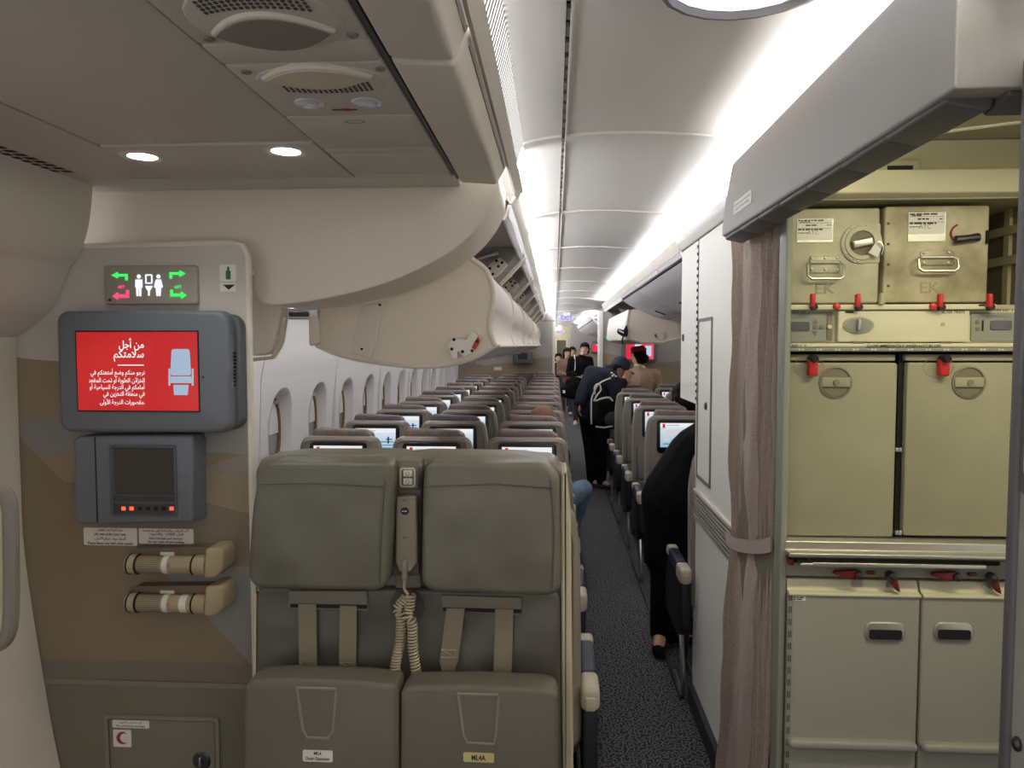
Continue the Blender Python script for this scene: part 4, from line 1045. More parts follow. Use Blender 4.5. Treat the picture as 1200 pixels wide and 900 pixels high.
for i, y in enumerate(CROW):
    for x, w, a in CX:
        if w == 'second' and i < 2 or w == 'third' and i < 5 or i == 1: continue
        if i == 0: lab = 'aisle seat right behind the galley side wall, only its armrest showing'
        elif i == 1: lab = 'aisle seat behind the bending person in black'
        else: lab = '%s seat of the centre block, %s row beyond the bending person in black' % (w, ORD[i - 2])
        place_seat(FABS[(i + (w == 'second')) % 3], a, x, y, lab, GC)

# far folded crew seat in front of the left far bulkhead
far_cs = copy_tree(cs); far_cs.scale = (0.78, 0.45, 0.9); far_cs.location = (-0.32, 12.08, 0); far_cs.name = 'jumpseat_bench'
far_cs['label'] = 'small distant double crew seat against the far left bulkhead'; far_cs['category'] = 'crew seat'

# ================================================================== left overhead bins (open, buckets swung down)
BK = [(-0.87, 1.81), (-0.885, 1.68), (-0.78, 1.64), (-0.623, 1.612), (-0.467, 1.602), (-0.327, 1.622), (-0.215, 1.678), (-0.228, 1.70), (-0.240, 1.758), (-0.226, 1.867), (-0.25, 1.95), (-0.308, 1.998), (-0.6, 2.03), (-0.87, 1.98)]
BKs = [tuple(p) for p in curve_pts(BK[1:7], 4)] + [tuple(p) for p in curve_pts(BK[7:12], 4)] + BK[12:] + BK[:1]
PB = 1.28
def make_bin(detail):
    t = thing('overhead_bin', (0, 0, 0), 'bin', 'overhead bin')
    for y in (0.004, PB - 0.026):
        e = MB().prism(BKs, y, y + 0.022, b=0.003).build('end_panel', 'bin_end', t)
    low_ = [tuple(p) for p in curve_pts(BK[1:7], 4)]
    MB().sheet([Vector(p) for p in low_], 0.01, PB - 0.01, -0.012).build('bucket_floor', 'bin_skin', t)
    frt = [tuple(p) for p in curve_pts([(-0.215, 1.678)] + BK[7:12], 5)]
    MB().sheet([Vector(p) for p in frt], 0.01, PB - 0.01, -0.014).build('bucket_front', 'bin_skin', t)
    rimp = [(p[0], 0.008, p[1]) for p in frt + [(-0.45, 2.015)]]
    MB().tube(rimp, 0.011, 8).build('front_rim', 'bin_rim', t)
    MB().tube([(p[0], 0.007, p[1]) for p in low_], 0.008, 8).build('lower_rim', 'bin_rim', t)
    MB().rbox(-0.245, -0.20, 0.02, PB - 0.02, 1.672, 1.686, 0.006).build('handle_lip', 'bin_rim', t)
    # fixed housing above: divider with slanted edge, hinge gear, crown strip
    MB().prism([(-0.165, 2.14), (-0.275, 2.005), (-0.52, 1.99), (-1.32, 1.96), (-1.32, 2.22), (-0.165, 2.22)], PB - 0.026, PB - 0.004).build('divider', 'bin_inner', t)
    MB().prism([(-0.150, 2.142), (-0.168, 2.150), (-0.295, 2.012), (-0.283, 1.998)], PB - 0.036, PB - 0.002).build('divider_edge', 'bin_rim', t)
    hg = MB().prism(roundpoly([(-0.34, 2.03), (-0.29, 2.06), (-0.25, 2.11), (-0.29, 2.15), (-0.34, 2.12), (-0.37, 2.08)], 0.012), PB - 0.044, PB - 0.026).build('hinge_plate', 'lining', t)
    for u, v in ((-0.33, 2.06), (-0.30, 2.10), (-0.28, 2.12), (-0.31, 2.13), (-0.345, 2.09)):
        MB().lathe([(0.008, -0.004), (0.008, 0.0)], (u, PB - 0.044, v), 'y', 8).build('bolt', 'gap_black', hg)
    MB().tube([(-0.42, PB - 0.05, 2.14), (-0.30, PB - 0.05, 2.17)], 0.010, 8).build('damper', 'silver', t)
    MB().sheet([(-0.124, 2.238), (-0.145, 2.212), (-0.158, 2.19)], 0.0, PB, 0.010).build('crown_strip', 'bin_rim', t)
    MB().sheet([(-0.158, 2.188), (-0.170, 2.156)], 0.004, PB - 0.004, 0.012).build('crown_band', 'silver', t)
    MB().sheet([(-0.170, 2.154), (-0.182, 2.132)], 0.0, PB, 0.012).build('crown_foot', 'bin_closed', t)
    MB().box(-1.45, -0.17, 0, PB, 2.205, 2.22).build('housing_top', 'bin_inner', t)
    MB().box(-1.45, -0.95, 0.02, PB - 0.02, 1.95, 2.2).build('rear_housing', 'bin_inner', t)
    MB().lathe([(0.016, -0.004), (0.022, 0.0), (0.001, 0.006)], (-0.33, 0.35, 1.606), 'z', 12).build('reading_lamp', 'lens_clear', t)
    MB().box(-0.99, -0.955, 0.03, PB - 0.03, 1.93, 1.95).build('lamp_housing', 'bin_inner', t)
    MB().box(-1.02, -0.99, 0.03, PB - 0.03, 1.935, 1.948).build('wall_lamp', 'sidewall_lamp', t, smooth=False)
    if detail:
        Y = -0.006; s = 321.0
        def lc(px, py):
            p = at(px, py, 2.68); return (p.x, p.z)
        MB().prism(roundpoly([lc(424, 358), lc(453, 353), lc(436, 421), lc(412, 413)], 0.01), Y - 0.006, 0.004, b=0.004).build('cover_plate', 'bin_rim', t)
        for px, py in ((446, 357.5), (425, 409)):
            a, b = lc(px, py); MB().lathe([(0.005, -0.002), (0.005, 0.0)], (a, Y - 0.006, b), 'y', 8).build('screw', 'gap_black', t)
        pv = MB().prism(roundpoly([lc(526, 406), lc(531, 395), lc(540, 397), lc(547, 399), lc(554, 387), lc(564, 396), lc(556, 412), lc(545, 418), lc(537, 411), lc(537, 420), lc(531, 420)], 0.002), Y - 0.016, 0.0).build('pivot_bracket', 'bracket_white', t)
        MB().prism(roundpoly([lc(556.5, 401), lc(561, 394), lc(563.5, 399), lc(557.5, 410), lc(553.5, 408)], 0.002), Y - 0.019, Y - 0.012, b=0.001).build('release_tab', 'latch_red', t)
        for px, py in ((533, 398), (530.5, 409), (543, 412), (554, 411), (560, 400)):
            a, b = lc(px, py); MB().lathe([(0.006, -0.003), (0.006, 0.0)], (a, Y - 0.017, b), 'y', 8).build('bolt', 'gap_black', pv)
        MB().prism(roundpoly([lc(364, 372), lc(374, 370), lc(376, 403), lc(365, 406)], 0.01), Y - 0.02, 0.02, b=0.004).build('rear_stop', 'fairing', t)
    return t
GB = 'open overhead bins along the window side'
first_bin = make_bin(True); rest = None
for j in range(7):
    if j == 0: o = first_bin
    elif j == 1: rest = make_bin(False); o = rest
    else: o = copy_tree(rest)
    o.location = (0, 2.68 + PB * j, 0); o.name = 'overhead_bin'
    o['label'] = 'nearest open window-side bin with cover plate and red release tab' if j == 0 else 'open window-side overhead bin, %s behind the nearest open one' % ORD[j - 1]
    o['category'] = 'overhead bin'; o['group'] = GB

# ================================================================== centre overhead bins
def make_closed():
    t = thing('overhead_bin', (0, 0, 0), 'bin', 'overhead bin')
    pr = curve_pts([(0.672, 2.122), (0.735, 2.075), (0.83, 2.03), (0.98, 1.965), (1.134, 1.933), (1.30, 1.92), (1.6, 1.92)], 4)
    MB().sheet(pr, 0.006, PB - 0.006, -0.02).build('door', 'bin_closed', t)
    hn = MB().rbox(0.0, 0.10, 0.0, 0.035, 0.0, 0.016, 0.006)
    for v in hn.v: v.x, v.y, v.z = 0.90 + v.x * 0.9, PB / 2 + v.y, 1.985 - v.x * 0.32 + v.z
    hn.build('handle', 'slate_dark', t)
    MB().sheet([(0.622, 2.226), (0.632, 2.20), (0.648, 2.165)], 0, PB, -0.012).build('crown', 'bin_rim', t)
    MB().sheet([(0.648, 2.163), (0.659, 2.142)], 0.02, PB - 0.02, -0.010).build('crown_band', 'bin_closed', t)
    MB().box(0.662, 0.69, 0, PB, 2.128, 2.140).build('door_gap', 'gap_black', t)
    MB().prism([(0.70, 2.16), (1.6, 2.16), (1.6, 1.95), (1.134, 1.965), (0.98, 2.0), (0.83, 2.065), (0.75, 2.12)], PB - 0.02, PB - 0.002).build('end_panel', 'bin_closed', t)
    MB().prism([(0.70, 2.16), (1.6, 2.16), (1.6, 1.95), (1.134, 1.965), (0.98, 2.0), (0.83, 2.065), (0.75, 2.12)], 0.002, 0.02).build('end_panel', 'cream_edge', t)
    return t
def make_open():
    t = thing('overhead_bin', (0, 0, 0), 'bin', 'overhead bin')
    K2 = [(0.735, 2.03), (0.714, 1.91), (0.708, 1.80), (0.716, 1.752), (0.87, 1.712), (1.06, 1.712), (1.25, 1.76), (1.45, 1.82), (1.45, 2.06), (0.9, 2.06)]
    P = roundpoly(K2, 0.03, 4)
    for y in (0.004, PB - 0.026): MB().prism(P, y, y + 0.022, b=0.003).build('end_panel', 'bin_end', t)
    MB().sheet([Vector(p) for p in K2[:4]], 0.01, PB - 0.01, 0.014).build('bucket_front', 'bin_skin', t)
    MB().sheet([Vector(p) for p in K2[3:8]], 0.01, PB - 0.01, 0.014).build('bucket_floor', 'bin_skin', t)
    MB().tube([(x, 0.009, z) for x, z in K2[:8]], 0.012, 8).build('front_rim', 'bin_rim', t)
    MB().sheet([(0.622, 2.226), (0.632, 2.20), (0.648, 2.165)], 0, PB, -0.012).build('crown', 'bin_rim', t)
    MB().sheet([(0.648, 2.163), (0.662, 2.125)], 0.0, PB, -0.010).build('crown_band', 'bin_closed', t)
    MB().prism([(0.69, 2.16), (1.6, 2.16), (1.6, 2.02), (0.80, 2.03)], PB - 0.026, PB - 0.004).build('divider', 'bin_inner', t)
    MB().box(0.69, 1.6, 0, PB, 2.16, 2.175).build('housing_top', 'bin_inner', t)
    MB().prism(roundpoly([(0.985, 1.76), (1.01, 1.80), (1.05, 1.79), (1.075, 1.81), (1.085, 1.77), (1.06, 1.73), (1.02, 1.735)], 0.01), -0.014, 0.0, b=0.004).build('pivot_bracket', 'bin_rim', t)
    MB().prism([(0.975, 1.785), (0.99, 1.80), (1.012, 1.765), (0.998, 1.752)], -0.018, -0.006).build('release_tab', 'latch_red', t)
    MB().prism([(1.16, 2.04), (1.20, 2.04), (1.25, 1.80), (1.22, 1.79)], -0.010, 0.0, b=0.003).build('cover_plate', 'bin_rim', t)
    return t
cl = make_closed(); op = make_open(); GC2 = 'centre overhead bins'
for j, y in enumerate((3.47 + PB * 0, 3.47 + PB, 3.47 + 2 * PB)):
    o = cl if j == 0 else copy_tree(cl); o.location = (0, y if j else y + 0.40, 0); o.name = 'overhead_bin'
    o.scale = (1, 0.69, 1) if j == 0 else (1, 1, 1)
    o['label'] = 'closed centre bin, %s behind the galley side wall' % ORD[j]; o['category'] = 'overhead bin'; o['group'] = GC2
for j in range(2):
    o = op if j == 0 else copy_tree(op); o.location = (0, 7.31 + PB * j, 0); o.name = 'overhead_bin'
    o['label'] = ['open centre bin with dark strap hanging beside it', 'open centre bin behind the one with the hanging strap'][j]; o['category'] = 'overhead bin'; o['group'] = GC2
for j in range(6):
    o = copy_tree(cl); o.scale = (1, 1, 1); o.location = (0, 13.3 + PB * j, 0); o.name = 'overhead_bin'
    o['label'] = 'closed distant bin past the white post, %s in its row' % ORD[j]; o['category'] = 'overhead bin'; o['group'] = 'distant overhead bins'
st = thing('hanging_strap', at(731, 404, 7.25), 'dark cloth strap hanging from the open centre bin', 'strap')
MB().prism(roundpoly(qq([(724, 385), (731, 387), (734, 380), (736, 388), (735, 395), (729, 394), (723, 390)], 7.27), 0.012), 7.24, 7.29, b=0.01).build('bundle', 'cloth_navy', st)
MB().tube([at(731, 393, 7.26), at(729, 399, 7.25), at(730, 404, 7.25)], 0.008, 6).build('tail', 'cloth_navy', st)
MB().prism(qq([(725, 386), (731, 389), (731, 391), (725, 388)], 7.23), 7.232, 7.24).build('pale_band', 'white_cloth', st)

# ================================================================== far end of the cabin
fb = thing('wall_far_left', (-0.8, 12.2, 0), 'dune patterned far bulkhead behind the left seat block', 'wall', kind='structure')
MB().box(-1.66, 0.0, 12.2, 12.26, 0, 2.3).build('panel', 'dune_far', fb)
MB().box(-0.035, 0.004, 12.195, 12.265, 0, 2.3).build('edge_trim', 'lining', fb)
MB().box(-1.66, 0.0, 12.19, 12.2, 2.08, 2.10).build('seam_strip', 'lining_dark', fb)
a = rect(601, 411, 624, 427, 12.1)
t = thing('crew_wall_unit', at(612, 427, 12.15), 'small grey crew screen unit on the far left bulkhead', 'control panel')
MB().rbox(a[0], a[1], 12.1, 12.2, a[2], a[3], 0.03).build('body', 'slate', t)
a = rect(607, 413.5, 618, 421, 12.09); MB().box(a[0], a[1], 12.09, 12.1, a[2], a[3]).build('screen', 'dark_screen', t, smooth=False)
a = rect(579, 430, 588, 434, 12.18)
t = thing('wall_notice', at(583, 434, 12.19), 'small pale notice on the far left bulkhead', 'placard')
MB().box(a[0], a[1], 12.185, 12.2, a[2], a[3]).build('plate', 'placard', t, smooth=False)

cb = thing('wall_far_centre', (1.8, 10.3, 0), 'dune patterned centre bulkhead behind the centre seats with a pink lit monitor', 'wall', kind='structure')
MB().box(0.67, 3.3, 10.3, 10.36, 0, 2.25).build('panel', 'dune_far', cb)
tag(MB().rbox(0.602, 0.672, 10.24, 10.40, 0, 2.16, 0.015).build('trim_3', 'sidewall'), 'white door post at the aisle end of the centre bulkhead', 'post', kind='structure')
t = thing('wall_monitor', at(752, 425, 10.3), 'distant slate monitor showing a pink notice on the centre bulkhead', 'monitor')
a = rect(728, 400, 771, 425, 10.2); MB().prism(rrect(a[0], a[1], a[2], a[3], 0.05, 4), 10.2, 10.3, b=0.02).build('bezel', 'slate', t)
a = rect(733.5, 402.5, 766, 421, 10.19); MB().box(a[0], a[1], 10.19, 10.2, a[2], a[3]).build('screen', 'screen_pink', t, smooth=False)
t = thing('lavatory_sign', at(716, 399, 10.3), 'distant lit lavatory sign with green lights left of the pink monitor', 'sign')
a = rect(709.5, 393, 724, 399, 10.27); MB().box(a[0], a[1], 10.27, 10.3, a[2], a[3]).build('plate', 'sign_beige', t, smooth=False)
for x0, x1, m in ((710, 712.5, 'sign_green'), (714, 719, 'sign_white'), (720.5, 723, 'sign_green')):
    a = rect(x0, 394, x1, 397.5, 10.265); MB().box(a[0], a[1], 10.262, 10.27, a[2], a[3]).build('lit_symbol', m, t, smooth=False)

fb2 = thing('wall_far_end', (1.5, 21.2, 0), 'grey bulkhead beyond the farthest bins', 'wall', kind='structure')
MB().box(0.45, 3.3, 21.2, 21.3, 0, 2.3).build('panel', 'dune_far', fb2)
t = thing('wall_monitor', at(700, 415, 21.2), 'farthest monitor showing pink beside the white post', 'monitor')
a = rect(692, 400, 712, 414, 21.05); MB().rbox(a[0], a[1], 21.05, 21.2, a[2], a[3], 0.04).build('bezel', 'slate', t)
a = rect(694, 403, 709, 412, 21.03); MB().box(a[0], a[1], 21.03, 21.05, a[2], a[3]).build('screen', 'screen_pink', t, smooth=False)
ew = thing('wall_end', (0.2, 25, 0), 'cream end wall with an open doorway at the end of the aisle', 'wall', kind='structure')
MB().box(-1.7, 0.06, 25, 25.1, 0, 2.4).build('panel', 'cream_wall', ew)
MB().box(0.40, 1.6, 25, 25.1, 0, 2.4).build('panel', 'cream_wall', ew)
MB().box(0.06, 0.40, 25, 25.1, 1.86, 2.4).build('panel', 'cream_wall', ew)
MB().box(0.0, 0.5, 25.9, 26.0, 0, 2.0).build('doorway_back', 'lining_dark', ew)
MB().box(0.03, 0.07, 24.96, 25.0, 0, 1.9).build('door_jamb', 'wall_white', ew)
MB().box(0.39, 0.43, 24.96, 25.0, 0, 1.9).build('door_jamb', 'wall_white', ew)
for i, (px, py, Y, s) in enumerate(((664, 372, 14.3, 1.0), (656, 388.5, 26 * 0.9, 0.9))):
    p = at(px, py, Y)
    t = thing('exit_sign', (p.x, Y, p.z), ['half-round lit white exit sign hanging from the ceiling over the aisle', 'smaller lit exit sign farther down the aisle ceiling'][i], 'sign', 'hanging exit signs')
    w = 0.165 * s
    pl_ = [(p.x + w * math.cos(PI + PI * k / 16), p.z + 0.03 + w * 0.62 * math.sin(PI + PI * k / 16)) for k in range(17)]
    o = MB().prism(pl_, Y - 0.02, Y + 0.02, b=0.005).build('lit_panel', 'exit_white', t)
    lettering('EXIT', 0.11 * s, (p.x, Y - 0.0215, p.z - 0.012), 'exit_violet', o, bold=0.03)
    MB().box(p.x - w * 0.4, p.x + w * 0.4, Y - 0.03, Y + 0.03, p.z + 0.03, 2.325).build('mount', 'ceiling_white', t)
    MB().box(p.x - w, p.x + w, Y - 0.025, Y + 0.025, p.z + 0.028, p.z + 0.040).build('top_rail', 'silver', t)
# side wall continues past the far bulkheads so the end zone is closed
MB().box(3.3, 3.4, 2.0, 26.0, 0, 2.4).build('wall_far_right', 'sidewall')
tag(bpy.data.objects['wall_far_right'], 'pale opposite cabin wall far beyond the centre seats', 'wall', kind='structure')

# ================================================================== curtain
cu = thing('curtain', (0.62, 2.4, 0.05), 'taupe pleated curtain gathered and tied against the galley side wall', 'curtain')
def curtain_piece(z0, z1, nz, name, squeeze):
    NP = 150; R = []
    for layer in (0,):
        rows = []
        for i in range(nz + 1):
            z = z0 + (z1 - z0) * i / nz
            tie = math.exp(-((z - 1.04) / 0.11) ** 2)
            flare = max(0.0, (0.9 - z)) * 0.030
            row = []
            for k in range(NP + 1):
                s = k / NP
                y = 2.655 - 0.545 * s
                xl = at(859, 450, 2.655).x; xr = at(913, 450, 2.11).x
                base = xl + (xr - xl) * s
                w = 0.0
                if s < 0.30: w = 0.012 * math.sin(2 * PI * s / 0.075)
                elif s < 0.72: w = 0.010 * math.sin(2 * PI * (s - 0.30) / 0.42 + 0.4) - 0.012
                else: w = 0.011 * math.sin(2 * PI * (s - 0.72) / 0.07)
                w += 0.0025 * math.sin(23 * z + 14 * s) + 0.003 * math.sin(9 * z - 31 * s)
                w *= (1 - 0.55 * tie)
                row.append((base + w - flare * (1.3 - s) - 0.006 * (1 - tie), y + 0.02 * tie * (s - 0.5), z))
            rows.append(row)
        V = [p for r in rows for p in r] + [(p[0] + 0.003, p[1], p[2]) for r in rows for p in r]
        W = NP + 1; n = (nz + 1) * W; Fc = []
        for i in range(nz):
            for k in range(NP):
                a = i * W + k; Fc += [(a, a + 1, a + 1 + W, a + W), (n + a, n + a + W, n + a + 1 + W, n + a + 1)]
        for i in range(nz):
            for k in (0, NP): a = i * W + k; Fc.append((a, a + W, n + a + W, n + a))
    return MB().add(V, Fc).build(name, 'curtain_fabric', cu)
curtain_piece(0.06, 2.045, 46, 'cloth', 0)
A = [at(859, 629, 2.66), at(866, 636, 2.55), at(880, 640, 2.38), at(900, 641, 2.22), at(914, 638, 2.10)]
mb = MB(); P = curve_pts(A, 5)
R = []
for p in P:
    R.append([(p.x - 0.026, p.y, p.z + 0.022), (p.x - 0.020, p.y, p.z + 0.022), (p.x - 0.020, p.y, p.z - 0.022), (p.x - 0.026, p.y, p.z - 0.022)])
mb.rings(R).build('tie_band', 'curtain_fabric', cu)
for k in range(10):
    y = 2.64 - k * 0.055
    MB().rbox(0.628, 0.642, y - 0.006, y + 0.006, 2.03, 2.055, 0.003).build('glider', 'track_grey', cu)

# ================================================================== galley
YG = 2.06
g = thing('galley_unit', (1.1, YG, 0), 'cream galley cabinet wall with shelves, latches and two big compartment doors', 'galley')
GX0 = at(921, 450, YG).x; GX1 = 1.62
post = rect(914, 250, 921.5, 900, YG - 0.02)
MB().rbox(GX0 - 0.016, GX0 + 0.002, 2.03, 2.09, 0, 2.06, 0.004).build('left_post', 'galley_panel', g)
MB().box(GX0 - 0.010, GX0 - 0.002, 2.09, 2.52, 0, 2.15).build('left_side', 'galley_back', g)
MB().box(GX0, GX1, 2.50, 2.52, 0, 2.15).build('back', 'galley_back', g)
MB().box(GX1, GX1 + 0.03, 1.6, 2.52, 0, 2.3).build('right_side', 'galley_back', g)
zt = at(1040, 240, YG).z + 0.012
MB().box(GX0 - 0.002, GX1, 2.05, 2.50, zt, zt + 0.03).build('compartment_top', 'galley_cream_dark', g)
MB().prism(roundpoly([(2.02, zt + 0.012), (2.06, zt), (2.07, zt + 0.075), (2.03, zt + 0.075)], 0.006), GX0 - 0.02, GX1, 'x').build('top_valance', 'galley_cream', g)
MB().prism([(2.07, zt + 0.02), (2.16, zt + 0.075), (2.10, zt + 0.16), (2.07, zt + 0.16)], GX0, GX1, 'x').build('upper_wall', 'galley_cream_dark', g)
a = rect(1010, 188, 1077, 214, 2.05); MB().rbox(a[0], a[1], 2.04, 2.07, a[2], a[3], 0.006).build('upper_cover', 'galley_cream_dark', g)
a = rect(1040, 194, 1070, 199, 2.038); MB().box(a[0], a[1], 2.038, 2.042, a[2], a[3]).build('cover_slot', 'gap_black', g, smooth=False)
# the recess at the right of the boxes
xr = at(1163, 290, 2.12).x
MB().box(xr + 0.10, xr + 0.12, 2.12, 2.50, at(1163, 356, YG).z, zt).build('recess_side', 'galley_back', g)
for y in (270, 305):
    z = at(1175, y, 2.2).z; MB().box(xr + 0.086, xr + 0.10, 2.12, 2.50, z - 0.012, z + 0.012).build('recess_rail', 'galley_cream_dark', g)
MB().box(xr + 0.09, xr + 0.10, 2.2, 2.225, at(1163, 356, YG).z, zt).build('recess_stile', 'galley_cream_dark', g)
# shelf rail
def bar(py0, py1, Y, name, m, px0=921, px1=1250, d=0.05, b=0.003):
    z1, z0 = at(1040, py0, Y).z, at(1040, py1, Y).z
    return MB().prism(rrect(at(px0, py0, Y).x, at(px1, py0, Y).x, z0, z1, 0.003, 2), Y, Y + d, b=b).build(name, m, g)
bar(356.5, 363, 2.035, 'shelf_rail', 'galley_cream', px1=1168, d=0.06)
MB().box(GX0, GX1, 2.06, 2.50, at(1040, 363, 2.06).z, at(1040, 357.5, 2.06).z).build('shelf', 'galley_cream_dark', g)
bar(363.5, 402, 2.06, 'control_band', 'galley_cream', d=0.04)
def inset(px0, py0, px1, py1, Y, m, name, d=0.004): 
    a = rect(px0, py0, px1, py1, Y); return MB().prism(rrect(a[0], a[1], a[2], a[3], 0.004, 2), Y, Y + d, b=0.001).build(name, m, g)
inset(921, 365.5, 976, 400.5, 2.056, 'galley_panel', 'oven_control')
inset(969, 368, 975, 398.5, 2.054, 'galley_back', 'oven_control_edge')
for (x0, x1) in ((924.5, 949),): inset(x0, 377, x1, 388, 2.053, 'lcd', 'control_display', 0.003)
def glyph(pts, Y, name, m='ink'): return MB().prism(qq(pts, Y), Y, Y + 0.0012).build(name, m, g, smooth=False)
for pts in ([(952.5, 379), (958.5, 379), (955.5, 374)], [(952.5, 388), (958.5, 388), (955.5, 393)]): 
    glyph(pts, 2.0535, 'control_arrow', 'galley_back')
for x in (953, 960.5): inset(x, 381, x + 5.5, 386, 2.0535, 'galley_back', 'control_key', 0.002)
p = at(972, 383, 2.053); MB().lathe([(0.006, -0.004), (0.006, 0.0)], p, 'y', 10).build('control_knob', 'galley_cream', g)
inset(1138, 366, 1250, 400, 2.056, 'galley_panel', 'oven_control'); inset(1161, 375.5, 1186, 386.5, 2.053, 'lcd', 'control_display', 0.003)
for y in (375, 383): inset(1143.5, y, 1148.5, y + 5, 2.0535, 'galley_back', 'control_key', 0.002)
inset(1151, 375, 1153, 388, 2.0535, 'ink', 'control_switch', 0.002)
for px, py, tx, sz in ((936, 366.2, 'OVEN NO. 1', 0.0105), (1174, 363.8, 'OVEN NO. 2', 0.0105), (934, 404.8, 'N NO. 1  +', 0.0105), (1059, 405.2, 'CLOSE IMMEDIATELY WHEN NOT IN USE', 0.0105)):
    Yl = 2.033; p = at(px, py, Yl); lettering(tx, sz, (p.x, Yl, p.z), 'ink', g, bold=0.02)
p = at(1147, 357.6, 2.034); q_ = at(1166, 357.6, 2.034); print_line(g, p.x, q_.x, p.z, 0.0045, 2.034, 'ink', 5)
# tray flap
fl = thing('tray_flap', at(1058, 401, 2.04), 'cream flap door marked silver trays between the two oven controls', 'flap')
a = rect(982, 363.8, 1136, 400.8, 2.043)
MB().prism(rrect(a[0], a[1], a[2], a[3], 0.004, 2), 2.043, 2.056, b=0.003).build('door', 'galley_cream', fl)
p = at(1006, 381, 2.042)
MB().prism(oval(p.x, p.z, 0.041, 0.0235, 26), 2.039, 2.045, b=0.002).build('latch_dish', 'galley_cream_dark', fl)
MB().prism(oval(p.x, p.z, 0.036, 0.019, 26), 2.0375, 2.041).build('latch_bowl', 'galley_panel', fl)
MB().rbox(p.x - 0.007, p.x + 0.003, 2.024, 2.039, p.z - 0.016, p.z + 0.016, 0.004).build('latch_key', 'silver', fl)
p = at(996, 365.8, 2.0425); print_line(fl, p.x - 0.012, p.x + 0.012, p.z, 0.005, 2.0425, 'ink', 6)
for px, tx in ((1117, 'SILVER TRAYS'),):
    p = at(px, 365.8, 2.0425); lettering(tx, 0.010, (p.x, 2.0425, p.z), 'ink', fl, bold=0.02)
p = at(1105, 380, 2.043); MB().lathe([(0.005, -0.002), (0.005, 0.0)], p, 'y', 10).build('stud', 'galley_cream_dark', fl)
for px in (1006, 1108):
    a = rect(px - 7, 400, px + 7, 403, 2.04); MB().rbox(a[0], a[1], 2.036, 2.046, a[2], a[3], 0.002).build('hinge', 'torch_dark', fl)
bar(402.2, 407, 2.036, 'label_rail', 'galley_cream', d=0.05)
bar(407.3, 412, 2.0365, 'chevron_rail', 'galley_panel', d=0.04)
for k in range(14):
    x = 939 + k * 21.3
    if x > 1186: break
    glyph([(x - 3, 408), (x, 409.7), (x + 3, 408), (x + 3, 411.2), (x, 409.8), (x - 3, 411.2)], 2.0355, 'chevron', 'galley_cream')
MB().box(GX0, GX1, 2.10, 2.50, at(1040, 640, 2.1).z, at(1040, 412, 2.1).z).build('oven_bay', 'gap_black', g)
# two compartment doors
def comp_door(px0, px1, lx, dx):
    a = rect(px0, 425, px1, 629, 2.055)
    d = MB().prism(rrect(a[0], a[1], a[2], a[3], 0.008, 3), 2.055, 2.10, b=0.005).build('compartment_door', 'galley_door', g)
    b_ = rect(px0, 415.5, px1, 423, 2.06); MB().prism(rrect(b_[0], b_[1], b_[2], b_[3], 0.004, 2), 2.06, 2.10, b=0.003).build('door_lintel', 'galley_door', d)
    p = at(dx, 448, 2.054)
    MB().lathe([(0.044, 0.002), (0.044, -0.003), (0.040, -0.004), (0.039, 0.002)], p, 'y', 30).build('turn_ring', 'galley_door_dark', d)
    MB().lathe([(0.001, -0.001), (0.038, -0.001), (0.038, 0.002), (0.001, 0.002)], p, 'y', 30).build('turn_dish', 'galley_back', d)
    MB().rbox(p.x - 0.0385, p.x + 0.0385, 2.047, 2.056, p.z - 0.0135, p.z + 0.0135, 0.003).build('turn_grip', 'galley_door', d)
    MB().lathe([(0.008, -0.001), (0.008, 0.002)], (p.x, 2.044, p.z), 'y', 12).build('turn_centre', 'galley_door_dark', d)
    p = at(lx, 421, 2.04)
    MB().rbox(p.x - 0.010, p.x + 0.014, 2.028, 2.056, p.z - 0.045, p.z + 0.006, 0.005).build('red_latch', 'latch_red', d)
    MB().lathe([(0.009, -0.024), (0.0105, -0.018), (0.0105, 0.01), (0.001, 0.01)], (p.x, 2.036, p.z + 0.002), 'y', 14).build('latch_pivot', 'gap_black', d)
    MB().frame(oval(p.x - 0.004, p.z - 0.022, 0.040, 0.030, 22), oval(p.x - 0.004, p.z - 0.022, 0.0385, 0.0285, 22), 2.0543, 2.0555).build('wear_mark', 'galley_door_dark', d, smooth=False)
    return d
comp_door(921.5, 1049.5, 951.5, 979); comp_door(1061, 1200, 1105, 1135)
inset(1050.5, 414, 1057, 630, 2.075, 'gap_black', 'door_gap', 0.02)
for py in (527, 624): 
    for px in (1050.5, 1054.5): p = at(px, py, 2.06); MB().rbox(p.x - 0.004, p.x + 0.004, 2.055, 2.075, p.z - 0.006, p.z + 0.006, 0.002).build('hinge_pin', 'silver', g)
# counter edge
MB().prism(roundpoly([(1.985, at(1040, 655, 1.985).z), (1.985, at(1040, 650, 1.985).z), (2.03, at(1040, 646, 2.03).z), (2.03, at(1040, 636, 2.03).z), (2.05, at(1040, 631, 2.05).z), (2.5, at(1040, 631, 2.05).z), (2.5, at(1040, 655, 1.985).z)], 0.004), GX0 - 0.004, GX1, 'x').build('counter_edge', 'alloy', g)
bar(655, 677, 2.035, 'under_counter_panel', 'galley_panel', d=0.05)
bar(656, 661, 2.033, 'slide_slot', 'gap_black', px0=928, px1=1172, d=0.01, b=0)
bar(660.5, 666, 1.995, 'pull_out_tray_bar', 'alloy', px0=952, px1=1157, d=0.05)
a = rect(936, 658, 954, 663, 2.01); MB().rbox(a[0], a[1], 1.995, 2.03, a[2], a[3], 0.004).build('tray_bar_end', 'alloy', g)
for (px, py, m) in ((388 / 8 + 910, 346, 0),): pass
